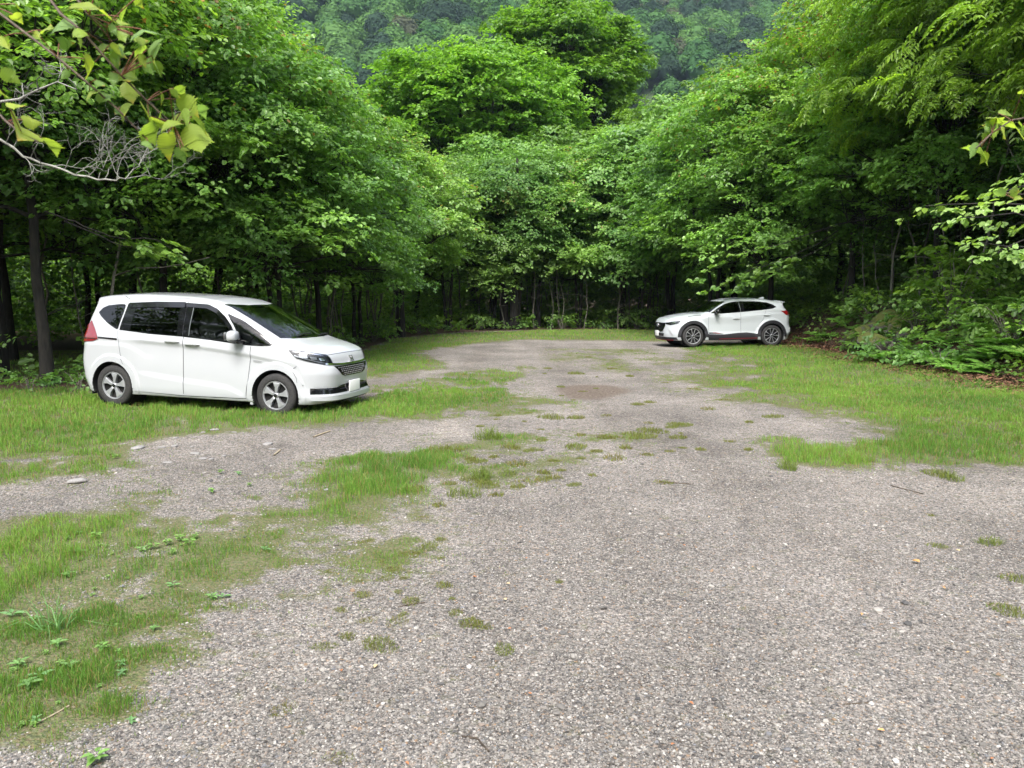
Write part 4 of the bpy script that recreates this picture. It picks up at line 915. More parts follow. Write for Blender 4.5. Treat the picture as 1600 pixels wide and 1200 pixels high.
def grow(seed, H, z0, R, trunk_r, nl, ncl, nsp, nleaf, leaf, c0, c1, wr=.75, kind='flat', lean=(0,0), slen=.8, tip=None, tipf=.0, stems=1, lob=.42, pitch=-8, low=True, zr=None, bark=None, spread=1., inner=.12):
    """crown and wood meshes of one tree. nl lobes, ncl leaf clusters, nsp sprays each"""
    rng = R0(seed); ctr = np.array([lean[0],lean[1],(H+z0)/2]); rad = np.array([R,R,(H-z0)/2])
    L = [(ctr+np.array([0,0,rad[2]*.35]), rad*np.array([.55,.55,.62]))]
    for k in range(nl-1):
        zt = -.85+1.6*(k+.5)/(nl-1); a = k*2.4+rng.uniform(-.5,.5); w = math.sqrt(max(0,1-zt*zt*.8)); w = max(w,.95) if zt < .05 else w
        c = ctr+rad*np.array([math.cos(a)*w*.62*rng.uniform(.8,1.1), math.sin(a)*w*.62*rng.uniform(.8,1.1), zt*.66]); s = lob*rng.uniform(.8,1.2)
        L.append((c, np.array([R*s,R*s,min(R*s*.75,rad[2]*.5)])))
    ar = np.array([a[0]*a[2] for c, a in L]); li = rng.choice(len(L), ncl*3, p=ar/ar.sum())
    u = rng.normal(size=(ncl*3,3)); u /= np.linalg.norm(u,axis=1)[:,None]; u[:,2] = np.where((u[:,2] < -.3) & (rng.random(len(u)) < .75), -u[:,2], u[:,2])
    C = np.array([L[k][0] for k in li])+np.array([L[k][1] for k in li])*u*rng.uniform(.72,1.03,(len(u),1))
    C = np.where((rng.random(len(C)) < inner)[:,None], np.array([L[k][0] for k in li])+(C-np.array([L[k][0] for k in li]))*rng.uniform(.2,.7,(len(C),1)), C)
    ok = np.ones(len(C),bool)
    for k, (c, a) in enumerate(L): ok &= ~((np.linalg.norm((C-c)/a,axis=1) < .66) & (li != k) & (rng.random(len(C)) > .12))
    ok &= C[:,2] > z0*.75; idx = np.where(ok)[0][:ncl]; C = C[idx]; li = li[idx]; u = u[idx]
    n = len(C); rel = C-ctr; az0 = np.arctan2(rel[:,1]+rng.normal(0,.2*R,n), rel[:,0]+rng.normal(0,.2*R,n))
    CC = np.repeat(C,nsp,0)+rng.normal(0,1,(n*nsp,3))*np.array([.34,.34,.12])*slen*spread
    az = np.repeat(az0,nsp)+rng.normal(0,.75,n*nsp); pt = np.radians(rng.normal(pitch,13,n*nsp)); ro = np.radians(rng.normal(0,16,n*nsp))
    if kind == 'dome': pt += np.repeat(np.clip(u[:,2],-.3,1)*.5,nsp)
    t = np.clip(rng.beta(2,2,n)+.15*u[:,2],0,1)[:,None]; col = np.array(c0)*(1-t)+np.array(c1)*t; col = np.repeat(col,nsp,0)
    top = np.repeat(np.clip((rel[:,2]/rad[2]+.1)*np.clip(np.linalg.norm(rel/rad,axis=1),0,1),0,1)*tipf,nsp)
    T = [spray(rng,nleaf,kind) for _ in range(6)]
    v, f, cc = place_sprays(rng,T,CC,az,pt,ro,slen*rng.uniform(.75,1.2,n*nsp),leaf,col,wr,tipcol=tip,tipf=top if tip else None)
    crown = mesh_np('crown', v, [f], M_leaf, cols=cc)
    # wood
    TB = []; tops = []
    for s in range(stems):
        a = s*2*PI/max(stems,1)+.7; b = np.array([math.cos(a),math.sin(a),0])*trunk_r*1.6*(stems > 1)
        e = ctr+np.array([0,0,rad[2]*.75])+b*R*1.0; tr = wob(rng,bez(b,b*1.5+np.array([lean[0]*.15,lean[1]*.15,H*.45]),e,11),trunk_r*.35); tr[0,2] = -.25
        rr_ = trunk_r*np.linspace(1,.16,11)**.85; rr_[0] *= 1.45; rr_[1] *= 1.05; TB.append((tr,rr_,9)); tops.append((tr,rr_))
    for k, (c, a) in enumerate(L):
        tr, rr_ = tops[k % len(tops)]; i = int(np.clip(np.searchsorted(tr[:,2], c[2]*.62+.2),2,9)); mid = (tr[i]+c)/2+np.array([0,0,-.06*np.linalg.norm(c-tr[i])])
        lb = wob(rng,bez(tr[i],mid,c+(c-ctr)*.25,8),.06*slen); TB.append((lb,np.linspace(rr_[i]*.55,.018,8),6))
        for q in np.where(li == k)[0][::2]:
            s0 = lb[rng.integers(3,7)]; TB.append((wob(rng,bez(s0,(s0+C[q])/2+np.array([0,0,.1]),C[q],5),.05),np.linspace(.016,.005,5)*max(1,H/11),4))
    wood = tubes_mesh('trunk', TB, bark or M_bark); return crown, wood
def tree(name, protos, x, y, s=1., rz=0., sz=None, label=None, group=None, cat='tree', z=None):
    r = bpy.data.objects.new(name, None); COL.objects.link(r); r.location = (x,y,float(terrain(x,y)) if z is None else z); r.rotation_euler.z = rz; r.scale = (s,s,sz or s)
    link('trunk', protos[1], r); link('crown', protos[0], r); return tag(r, label, cat, group)

# kinds. greens are leaf albedos
G1, G2 = (0.073,0.171,0.037), (0.183,0.336,0.085)
EA = grow(1, 10.5,.8,3.9,.11, 15,580,4,24,.115, G1,G2, .80, lean=(.4,-.3), tip=(.22,.15,.05), tipf=.10)
EB = grow(2, 9.6,.7,3.5,.085, 14,550,4,24,.108, (0.067,0.171,0.044),(0.171,0.329,0.104), .85, lean=(-.3,.2), stems=2)
EC = grow(3, 11.5,1.4,4.2,.105, 16,600,4,23,.118, (0.081,0.177,0.029),(0.201,0.348,0.067), .72, lean=(.2,.5), tip=(.24,.13,.05), tipf=.16)
UA = grow(4, 7.6,.7,2.7,.07, 10,420,4,20,.125, (0.085,0.177,0.044),(0.207,0.342,0.104), .8, stems=3, tip=(.20,.16,.06), tipf=.12, slen=.8)
UB = grow(5, 8.4,.8,2.9,.09, 11,440,4,20,.130, (0.071,0.165,0.049),(0.177,0.311,0.104), .85, stems=2, slen=.85)
MA = grow(6, 17.4,6.2,6.7,.24, 21,1150,4,22,.22, (.066,.160,.024),(.145,.280,.044), .78, slen=1.05, lob=.40, stems=2, pitch=-4, inner=.05)
MB = grow(7, 22.,11.,5.0,.26, 17,820,4,22,.23, (.064,.155,.024),(.14,.265,.044), .78, slen=1.05, lob=.42, pitch=-4, inner=.05)
UC = grow(12, 8.6,2.2,2.7,.21, 10,330,4,20,.125, (.062,.150,.045),(.15,.28,.095), .82, stems=3, slen=.85)
PA = grow(8, 11.,3.3,5.2,.12, 14,520,3,1,1.0, (0.104,0.201,0.027),(0.232,0.378,0.049), .34, kind='pinnate', slen=1., pitch=-14, tip=(.2,.22,.06), tipf=.08)
FA = grow(9, 15.,2.5,4.6,.2, 12,420,4,18,.19, (0.061,0.134,0.027),(0.140,0.250,0.051), .75, slen=1.1)

NEXT = [0]
def T(p, x, y, s=1., label=None, group=None, rz=None, sz=None, name='broadleaf_tree'):
    NEXT[0] += 1; return tree(name, p, x, y, s, rz if rz is not None else NEXT[0]*2.1, sz, label, group)
EDGE = None
# left wall
T(EC,-8.5,14.6,.98,'tall tree with a dark bare lower trunk left of the minivan tail')
T(EB,-10.4,16.2,.95,'double-stemmed tree at the far left edge behind the thick dark trunk')
T(EA,-8.0,18.4,.92,'leaning tree directly behind the minivan roof')
T(EB,-5.9,20.0,.86,'low-branched tree behind the minivan bonnet')
T(EA,-5.6,23.4,.80,'bushy tree bulging into the clearing right of the minivan')
T(EB,-5.2,27.0,.76,'rounded tree between the bulging left tree and the far end of the clearing')
T(UA,-4.3,31.0,1.0,'slim many-stemmed tree at the far left corner of the clearing')
T(EC,-10.6,22.5,1.1,'tall crown rising above the trees behind the minivan')
T(EC,-9.2,28.0,.95,'tall slender-topped crown whose edge meets the view of the hill on the left')
# far end
T(UB,-3.0,37.4,.95,'light green small tree left of the thick dark trunks at the far end')
T(UA,-.9,38.6,1.0,'small pale-leaved tree in front of the big bright crown')
T(UB,1.2,39.4,1.05,'small tree with dark stems below the middle of the big bright crown')
T(UA,3.3,39.4,1.12,'small tree with grey-green leaves right of the dark stems')
T(UB,5.4,39.4,1.15,'spreading small tree with yellowish top tiers at the far end')
T(UC,.0,38.2,1.,'tree with three thick dark trunks in the middle of the far end')
T(MA,-2.2,49,.95,'big bright yellow-green domed tree above the far end', rz=.3)
T(MB,3.5,57,1.,'tallest bright green crown behind and right of the domed tree', rz=1.2)
# right wall
T(UB,7.6,38.4,1.28,'round-topped tree at the far right corner of the clearing')
T(EB,8.6,34.3,1.08,'broad tree behind the bonnet of the crossover')
T(EA,10.0,31.0,1.05,'broad tree behind the roof of the crossover')
T(EC,11.6,27.6,1.0,'tall tree behind the tail of the crossover')
T(EA,12.3,23.4,.98,'dark-stemmed tree on the bank just right of the crossover')
T(PA,13.0,20.0,1.0,'feathery-leaved tree drooping over the grass on the right')
T(EB,14.6,16.8,.9,'shaded tree on top of the fern bank near the right edge')
T(PA,14.2,13.0,.95,'feathery-leaved tree at the right edge with a dark bough reaching out')
# second rank
G2L = 'trees crowded behind the edge of the clearing'
for p, x, y, s in [(EA,-12.5,20,1),(EB,-13,25,1.05),(FA,-11,30,.9),(EC,-10.5,33,.9),(FA,-7.5,38,.58),(FA,-5,42.5,.58),(UB,-1.,43,1.2),(UB,2.6,44,1.25),(FA,7.2,44.5,.82),(FA,10.6,38.5,.85),(FA,13.4,33,.85),(EB,15,27,1.1),(FA,15.2,22,.8),(EC,15.6,17.5,1),(FA,-14.5,16.,.62),(FA,-17,23,.85),(FA,12,46,.9),(FA,-11,48,.7),(FA,17,32,.9),(FA,17,40,1.)]:
    T(p,x,y,s,'forest tree crowded behind the front rank at the edge of the clearing', G2L)
for x, y, s in [(-6.5,60,1.0),(-2.5,66,1.0)]:
    T(FA,x,y,s*1.12,'pale hazy tree showing just left of the big dome', 'pale trees behind the dome')
# the clearing is closed behind the viewpoint too: those trees stand in the car windows as reflections
for p, x, y, s in [(EC,-11,-9,1.),(FA,-7,-13,.75),(EA,-2,-14,1.05),(FA,3,-14,.75),(EB,8,-12,1.1),(FA,12,-8,.75),(EA,-14,-3,1.),(EC,-13.5,4,.95),(EB,13.5,3,1.)]:
    T(p,x,y,s,'forest tree closing the clearing behind the viewpoint', 'trees behind the viewpoint')
# deep wood beyond, one mass
def wood_mass():
    rng = R0(77); base = np.empty(len(FA[0].vertices)*3); FA[0].vertices.foreach_get('co',base); base = base.reshape(-1,6,3)
    colr = np.empty(len(FA[0].vertices)*4); FA[0].attributes['Col'].data.foreach_get('color',colr); colr = colr.reshape(-1,6,4)[:,:,:3]
    k = rng.choice(len(base), 4500, replace=False); B = base[k]; cB = colr[k]; c0 = B.mean(1,keepdims=True); B = c0+(B-c0)*2.6
    Vv, Cc = [], []
    for t in range(70):
        a = math.radians(-50+100*t/69+rng.normal(0,1)); r = rng.uniform(52,78) if abs(a) < .5 else rng.uniform(30,60); x, y = r*math.sin(a), r*math.cos(a); th = rng.uniform(0,6.3); s = rng.uniform(.6,.85) if abs(a) < .33 else rng.uniform(.7,.95)
        M = np.array([[math.cos(th),-math.sin(th),0],[math.sin(th),math.cos(th),0],[0,0,1]])*s; q = (B.reshape(-1,3)*np.array([1,1,1.]))@M.T+np.array([x,y,-1.2]); Vv.append(q); Cc.append(cB.reshape(-1,3)*rng.uniform(.75,1.1))
    Vv = np.concatenate(Vv); k = (np.arange(len(Vv)//6)*6)[:,None]; Ff = np.concatenate([np.array([0,3,2,1])+k,np.array([0,5,4,3])+k])
    tag(link('woodland', mesh_np('woodland', Vv, [Ff], M_leaf, cols=np.concatenate(Cc))), kind='stuff')
wood_mass()

# ---------------- thin bare stems in the dark under the far trees
rng = R0(91)
def stem_mesh(seed):
    r = R0(seed); TB = []; h = r.uniform(3.2,5.5); p = wob(r,bez((0,0,-.1),(r.normal(0,.25),r.normal(0,.25),h*.5),(r.normal(0,.7),r.normal(0,.7),h),9),.05); TB.append((p,np.linspace(.035,.010,9)*r.uniform(.7,1.3),6))
    for k in range(7):
        i = r.integers(2,8); d = np.array([r.normal(0,.6),r.normal(0,.6),r.uniform(.1,.7)]); TB.append((wob(r,bez(p[i],p[i]+d*.5,p[i]+d*r.uniform(.7,1.4),5),.04),np.linspace(.012,.004,5),4))
    n = 220; j = r.integers(4,9,n); P = p[j]+r.normal(0,.42,(n,3)); v, f = leaves_np(P,np.c_[r.normal(0,1,(n,2)),r.normal(-.3,.2,n)],np.c_[r.normal(0,.35,(n,2)),np.ones(n)],r.uniform(.07,.12,n),.75)
    return mesh_np('stem',np.concatenate([tube_np(*t)[0] for t in TB]),[np.concatenate([tube_np(*t)[1]+o for t, o in zip(TB,np.cumsum([0]+[len(tube_np(*t)[0]) for t in TB[:-1]]))])],M_stem,smooth=True), mesh_np('crown',v,[f],M_leaf,cols=np.array((.05,.12,.03))*np.repeat(r.uniform(.6,1.4,(n,1)),6,0))
M_stem = noise_mat('grey_stem_bark', (.08,.075,.06), (.20,.185,.155), 20, .9, .4)
ST = [stem_mesh(s) for s in range(200,206)]
def put_stem(x, y, k, label, group):
    r = bpy.data.objects.new('sapling', None); COL.objects.link(r); r.location = (x,y,float(terrain(x,y))); r.rotation_euler.z = rng.uniform(0,6.3); s = rng.uniform(.75,1.25); r.scale = (s,s,s); link('stem',ST[k][0],r); link('crown',ST[k][1],r); tag(r,label,'sapling',group)
for k in range(62):
    u = rng.random(); 
    if u < .62: px = rng.uniform(690,1040); x, y = at(px,512); y = rng.uniform(37.6,42.5); x = (px-800)/1250*y
    else: y = rng.uniform(21.5,36); x = -5.6-rng.uniform(0,2.2)+.06*(y-20)
    put_stem(x,y,rng.integers(6),'thin bare-stemmed sapling in the dark undergrowth round the far end','thin saplings in the undergrowth')
for k in range(22):
    y = rng.uniform(13.5,31); x = float(bank_x(np.array(y)))+rng.uniform(1.6,4.5); put_stem(x,y,rng.integers(6),'thin sapling among the trees on top of the right-hand bank','thin saplings on the bank')
for px, py in ((150,600),(105,585),(210,575),(40,580),(255,560),(330,555)):
    x, y = at(px,py); put_stem(x,y+.8,rng.integers(6),'thin sapling behind or beside the tail of the minivan','thin saplings behind the minivan')
# ---------------- undergrowth: a mass of leafy shrubs and ground plants under the trees
def undergrowth():
    rng = R0(301); Cs = []
    def edge(x, y):  # inside the wood?
        return ~in_poly(np.c_[x,y], CLEAR)
    n = 5200; x = rng.uniform(-26,28,n); y = rng.uniform(12,56,n); k = edge(x,y); x, y = x[k], y[k]
    inside = np.minimum.reduce([np.hypot(x-a,y-b) for a, b in [((p[0]*(1-t)+q[0]*t),(p[1]*(1-t)+q[1]*t)) for p, q in zip(CLEAR,CLEAR[1:]+CLEAR[:1]) for t in np.linspace(0,1,14,endpoint=False)]])
    k = (inside > .9) & ~((samp(meadow,x,y) > .2) & (x > RX0) & (y < 26)) & (rng.random(len(x)) < np.clip(.12+inside/9,0,1)); x, y, inside = x[k], y[k], inside[k]
    h = np.clip(.25+inside*.30,.25,3.2)*rng.uniform(.6,1.3,len(x)); m = 9
    C = np.repeat(np.c_[x,y,terrain(x,y)],m,0)+np.c_[rng.normal(0,.5,(len(x)*m,2)), rng.uniform(.12,1,len(x)*m)*np.repeat(h,m)]
    nn = len(C); T_ = [spray(rng,16) for _ in range(5)]; t = rng.random((nn,1)); col = np.array((.085,.175,.04))*(1-t)+np.array((.20,.34,.08))*t
    v, f, c = place_sprays(rng,T_,C,rng.uniform(0,6.28,nn),np.radians(rng.normal(-5,20,nn)),np.radians(rng.normal(0,20,nn)),rng.uniform(.5,.9,nn),.125,col,.75)
    print('undergrowth leaves', len(v)//6); tag(link('undergrowth', mesh_np('undergrowth', v, [f], M_leaf, cols=c)), kind='stuff')
undergrowth()
# ------------------------------------------------------------------ forested hillside
def hill_z(x, y):
    x = x/1.8; y = y/1.8; r = np.clip(y-125,0,None); z = .66*r*sstep(0,60,r); z = 210*(1-np.exp(-z/165))
    z = 1.8*z*(.20+.80*sstep(-330,-60,x-.25*(y-250)))*(1-.25*sstep(150,500,x)); return z+(fbm(x,y,61,.012,4)-.5)*80*sstep(0,120,r)-2
xs = np.linspace(-792,792,111); ys = np.linspace(180,792,46); HX, HY = np.meshgrid(xs,ys,indexing='ij')
HZ = hill_z(HX,HY); nn = len(ys); i, j = np.meshgrid(np.arange(110),np.arange(nn-1),indexing='ij'); F = np.stack([i*nn+j,(i+1)*nn+j,(i+1)*nn+j+1,i*nn+j+1],-1).reshape(-1,4)
M_hill = noise_mat('hill_floor', (.012,.022,.008), (.035,.06,.018), .15, .95, .2)
tag(link('hillside', mesh_np('hillside', np.stack([HX,HY,HZ],-1).reshape(-1,3), [F], M_hill, smooth=True)), kind='structure')
M_hleaf = leaf_mat('far_leaf', .9, .3, .05, 0)
def hill_forest():
    rng = R0(62); sp = 9.5; gx_, gy_ = np.meshgrid(np.arange(-400,450,sp),np.arange(215,640,sp)); x = gx_.ravel()+rng.uniform(-4.6,4.6,gx_.size); y = gy_.ravel()+rng.uniform(-4.6,4.6,gx_.size)
    k = np.abs(x-.03*y) < .42*y; x, y = x[k], y[k]; n = len(x); z = hill_z(x,y); R = rng.uniform(4.6,8.6,n); con = rng.random(n) < .16; hgt = np.where(con,R*1.5,R*1.25)
    t = rng.beta(1.5,1.5,n)[:,None]; c0 = np.array((.030,.080,.027))*(1-t)+np.array((.082,.162,.043))*t; c0 = np.where(con[:,None],np.array((.026,.050,.030)),c0); br = (rng.random(n) < .05)[:,None]; c0 = np.where(br,np.array((.065,.075,.045)),c0)
    ph = rng.uniform(0,6.28,(n,1,6))
    def lobes(u): return 1+.20*np.sin(u[:,:,0]*5+ph[:,:,0])*np.sin(u[:,:,1]*5+ph[:,:,1])*np.cos(u[:,:,2]*5+ph[:,:,2])+.13*np.sin(u[:,:,0]*11+ph[:,:,3])*np.sin(u[:,:,1]*11+ph[:,:,4])*np.cos(u[:,:,2]*11+ph[:,:,5])
    def pos(u, k):
        q = lobes(u)*k; tp = 1.
        return np.stack([x[:,None]+u[:,:,0]*R[:,None]*q*tp, y[:,None]+u[:,:,1]*R[:,None]*q*tp, z[:,None]+4+hgt[:,None]*(1+u[:,:,2]*q)*.8],-1).reshape(-1,3)
    # a soft leafy core and many leaf clumps over it
    bm_ = bmesh.new(); bmesh.ops.create_icosphere(bm_, subdivisions=2, radius=1); U0 = np.array([v.co for v in bm_.verts]); F0 = np.array([[v.index for v in f.verts] for f in bm_.faces]); bm_.free(); m0 = len(U0)
    P0 = pos(np.tile(U0,(n,1,1)),.86); f0 = (F0[None]+(np.arange(n)*m0)[:,None,None]).reshape(-1,3)
    m = 460; u = rng.normal(size=(n,m,3)); u /= np.linalg.norm(u,axis=2)[:,:,None]; u[:,:,2] = np.abs(u[:,:,2])*1.1-.2; u[:,:,1] = np.where(rng.random((n,m)) < .6,-np.abs(u[:,:,1]),u[:,:,1]); C = pos(u,rng.uniform(.86,1.06,(n,m)))
    N = (u+rng.normal(0,.28,u.shape)+np.array([0,0,.45])).reshape(-1,3); D = np.cross(N,rng.normal(size=N.shape)); v, f = leaves_np(C,D,N/np.linalg.norm(N,axis=1)[:,None],np.repeat(R,m)*.15*rng.uniform(.6,1.3,n*m),.85,.12,.12)
    c = np.concatenate([np.repeat(c0,m0,0), np.repeat(np.repeat(c0,m,0)*(1+.17*rng.normal(size=(n*m,1))).clip(.5,1.6),6,0)])
    tag(link('hill_forest', mesh_np('hill_forest', np.concatenate([P0,v]), [f0,f+len(P0)], M_hleaf, cols=c, smooth=True)), kind='stuff'); print('hill crowns', n)
hill_forest()
# pale bluish air
hz = bpy.data.materials.new('haze_air'); hz.use_nodes = True; n, l = NT(hz); n.clear(); out = n.new('ShaderNodeOutputMaterial'); pv = n.new('ShaderNodeVolumePrincipled')
pv.inputs['Color'].default_value = (.62,.80,1,1); pv.inputs['Density'].default_value = .00013; pv.inputs['Anisotropy'].default_value = .2; l.new(pv.outputs[0], out.inputs['Volume'])
bm = bmesh.new(); add_box(bm, (0,0,193), (1750,1750,390)); o = bm_obj('haze', bm, hz); tag(o, kind='stuff')
# ------------------------------------------------------------------ ferns, rocks, shrubs, twigs
rng = R0(401)
M_fern = leaf_mat('fern_leaf', .5, .4, .3, .12)
def frond_mesh(seed):
    r = R0(seed); P, D, N, S = [], [], [], []; L = r.uniform(.55,.85); e = r.uniform(.5,1.0); u = np.array([1.,0,0]); sd = np.array([0,1.,0])
    for t in np.linspace(.12,1,22):
        p = u*L*t+np.array([0,0,L*(e*t-.85*e*t*t+.05)]); tg = u+np.array([0,0,e-1.7*e*t]); w = .21*L*math.sin(PI*min(1,t*.75+.22))*(1.05-t*.55)
        for q in (-1,1): P.append(p); D.append(sd*q+tg*.3+np.array([0,0,-.18])); N.append(np.cross(tg,sd)*1.+r.normal(0,.12,3)); S.append(w*1.25)
    tt = np.linspace(0,1,8); st = np.c_[L*tt,0*tt,L*(e*tt-.85*e*tt*tt+.05*np.minimum(1,tt*8))]; sv, sf = tube_np(st,np.linspace(.006,.002,8),4)
    P, D, N, S = map(np.array,(P,D,N,S)); N = np.where(N[:,2:3] < 0,-N,N); N /= np.linalg.norm(N,axis=1)[:,None]; v, f = leaves_np(P,D,N,S,.26,.05,.1)
    c = np.array((.16,.33,.055))*r.uniform(.8,1.25,(len(P),1)); return mesh_np('frond',np.concatenate([v,sv]),[f,sf+len(v)],M_fern,cols=np.concatenate([np.repeat(c,6,0),np.tile((.10,.14,.03),(len(sv),1))]))
FR = [frond_mesh(s) for s in range(31,39)]
def put_fern(x, y, s, label, group=None, lift=0):
    o = bpy.data.objects.new('fern', None); COL.objects.link(o); o.location = (x,y,float(terrain(x,y))+lift); o.rotation_euler = (rng.normal(0,.08),rng.normal(0,.08),rng.uniform(0,6.3)); o.scale = (s,)*3; nf = rng.integers(7,11)
    for k in range(nf): f = link('frond',FR[rng.integers(8)],o); f.rotation_euler.z = 2*PI*k/nf+rng.uniform(-.3,.3); f.scale = (rng.uniform(.85,1.1),)*3
    return tag(o,label,'fern',group)
for k in range(34):
    y = rng.uniform(12.6,19.6); d = rng.uniform(-.25,.9) if k < 20 else rng.uniform(.8,2.4); x = float(bank_x(np.array(y)))+d
    put_fern(x,y,rng.uniform(.75,1.35),'bright green fern arching at the foot of the right-hand bank' if d < .9 else 'fern higher up on the right-hand bank','ferns at the foot of the bank' if d < .9 else 'ferns higher on the bank')
for k in range(14):
    y = rng.uniform(20,27); x = float(bank_x(np.array(y)))+rng.uniform(.1,1.6); put_fern(x,y,rng.uniform(.7,1.1),'dim fern on the shaded bank between the crossover and the mossy boulders','ferns on the shaded bank')
for px, py, sc_ in [(1470,556,1.0),(1500,565,1.1),(1530,572,1.15),(1555,580,1.2),(1585,585,1.25),(1610,592,1.2),(1515,545,1.),(1565,552,1.1),(1600,560,1.1),(1445,552,.9)]:
    x, y = at(px,py); put_fern(x,y,sc_,'bright green fern arching at the foot of the right-hand bank','ferns at the foot of the bank')
# mossy boulders
M_rock = noise_mat('mossy_rock', (.05,.047,.04), (.14,.13,.115), 5, .95, .7, 9, .05)
def mossy():
    n, l = NT(M_rock); b = n['Principled BSDF']; g = n.new('ShaderNodeNewGeometry'); sx = n.new('ShaderNodeSeparateXYZ'); l.new(g.outputs['Normal'],sx.inputs[0])
    nz = n.new('ShaderNodeTexNoise'); nz.inputs['Scale'].default_value = 3; nz.inputs['Detail'].default_value = 6; tc = n.new('ShaderNodeTexCoord'); l.new(tc.outputs['Object'],nz.inputs['Vector'])
    ad = n.new('ShaderNodeMath'); ad.operation = 'MULTIPLY_ADD'; ad.inputs[1].default_value = .6; l.new(sx.outputs[2],ad.inputs[0]); l.new(nz.outputs['Fac'],ad.inputs[2])
    rp = n.new('ShaderNodeValToRGB'); rp.color_ramp.elements[0].position = .55; rp.color_ramp.elements[1].position = .8; l.new(ad.outputs[0],rp.inputs[0])
    mx = n.new('ShaderNodeMixRGB'); l.new(rp.outputs[0],mx.inputs[0]); old = b.inputs['Base Color'].links[0].from_socket; l.new(old,mx.inputs[1]); mx.inputs[2].default_value = (.085,.10,.02,1); l.new(mx.outputs[0],b.inputs['Base Color'])
mossy()
def rock_mesh(seed, name='boulder', m=None, sub=4, flat=.75, rough=.22):
    r = R0(seed); bm = bmesh.new(); bmesh.ops.create_icosphere(bm, subdivisions=sub, radius=1); V = np.array([v.co for v in bm.verts]); 
    for k in range(9):
        d = r.normal(size=3); d /= np.linalg.norm(d); h = r.uniform(.55,.85); t = V@d-h; V -= np.outer(np.clip(t,0,None)*.85,d)
    for f, a in ((2.3,rough*.6),(5,rough*.35),(11,rough*.15)):
        ph = r.uniform(0,6,(3,3)); V *= 1+a*(np.sin(V*f+ph[0]).sum(1)*np.cos(V[:,[1,2,0]]*f*1.3+ph[1]).sum(1)/6)[:,None]
    V *= r.uniform(.8,1.2,3)*np.array([1,1,flat])
    for v, c in zip(bm.verts,V): v.co = c
    me = bpy.data.meshes.new(name); bm.to_mesh(me); bm.free(); me.materials.append(m or M_rock); me.polygons.foreach_set('use_smooth',[True]*len(me.polygons)); return me
for k, (px, py, s, lb) in enumerate([(1392,512,.62,'biggest mossy boulder bulging out of the bank in mid-picture right'),(1355,510,.42,'rounded mossy boulder left of the biggest one on the bank'),(1345,532,.40,'low mossy boulder at the foot of the bank, nearest the crossover'),(1425,535,.48,'brown mossy boulder between the biggest boulder and the ferns'),(1440,505,.40,'dark boulder above the brown mossy one'),(1590,530,.50,'grey mossy boulder at the right edge above the ferns'),(1375,490,.38,'dark boulder above the rounded mossy one'),(1310,505,.36,'shaded boulder right of the crossover tail'),(1470,520,.36,'small boulder half hidden in leafy plants'),(1550,555,.4,'dark boulder behind the front ferns')]):
    x, y = at(px,min(py+26,560)); y = max(15.,min(y,23)); x = (px-800)/1250*y; bx = float(bank_x(np.array(y))); x = max(x,bx+.15); z = float(terrain(x,y)); tz = 1.7-(py-457.5)/1250*y
    tag(link('boulder', rock_mesh(500+k), None, (x,y,max(z-.05,min(tz,z+.35)))), lb, 'boulder').scale = (s,s*1.1,s)
# leafy shrubs and saplings on the bank
def shrub_proto(seed, h, r, ncl, leaf, c0, c1, wr=.8):
    g = R0(seed); n = ncl; P = np.c_[g.normal(0,r*.5,n),g.normal(0,r*.5,n),h*(.25+.8*g.random(n)**.8)]; col = np.array(c0)+(np.array(c1)-np.array(c0))*g.random((n,1)); T_ = [spray(g,14) for _ in range(4)]
    v, f, c = place_sprays(g,T_,P,np.arctan2(P[:,1],P[:,0])+g.normal(0,.7,n),np.radians(g.normal(-5,18,n)),np.radians(g.normal(0,18,n)),g.uniform(.35,.6,n),leaf,col,wr)
    TB = [(wob(g,bez((0,0,-.1),(p[0]*.3,p[1]*.3,p[2]*.6),p,6),.02),np.linspace(.014,.004,6),5) for p in P[::3]]
    return mesh_np('foliage',v,[f],M_leaf,cols=c), tubes_mesh('stem',TB,M_stem)
SH = [shrub_proto(21,1.5,.6,60,.12,(.08,.17,.03),(.20,.34,.06)), shrub_proto(22,.8,.6,46,.10,(.07,.16,.04),(.16,.29,.07)), shrub_proto(23,1.0,.9,70,.11,(.07,.15,.04),(.17,.30,.08)), shrub_proto(24,.45,.4,26,.09,(.07,.16,.05),(.14,.27,.08))]
def put_shrub(k, x, y, s, label, group=None):
    r = bpy.data.objects.new('shrub', None); COL.objects.link(r); r.location = (x,y,float(terrain(x,y))); r.rotation_euler.z = rng.uniform(0,6.3); r.scale = (s,)*3; link('foliage',SH[k][0],r); link('stem',SH[k][1],r); return tag(r,label,'shrub',group)
for k, px, y, off, s, lb in [(0,1425,19.5,1.3,1.25,'bright upright shrub standing on top of the bank above the boulders'),(2,1462,16.8,.9,1.0,'pale-leaved shrub spilling over the bank left of the ferns'),(1,1378,20.5,1.0,1.1,'low shrub on the bank above the biggest boulder'),(1,1320,24,1.2,1.2,'dim shrub on the bank beyond the boulders'),(3,1385,19.5,-.35,1.3,'small leafy plant at the foot of the bank below the biggest boulder'),(2,1500,15.6,1.5,.9,'leafy shrub on the bank behind the front ferns'),(1,1570,14.4,1.6,1.,'leafy shrub at the right edge on top of the bank'),(3,1430,17.8,-.1,1.2,'leafy clump at the left end of the front ferns')]:
    x = max((px-800)/1250*y, float(bank_x(np.array(y)))+off); put_shrub(k,x,y,s,lb)
for px, py, k, s, lb in [(110,612,3,.8,'low leafy plant at the foot of the thick dark trunk'),(30,615,3,.7,'low shrub at the left edge of the grass beside the trunks'),(140,600,3,.6,'low shrub in the shade under the minivan tail')]:
    x, y = at(px,py); put_shrub(k,x,y+.3,s,lb)
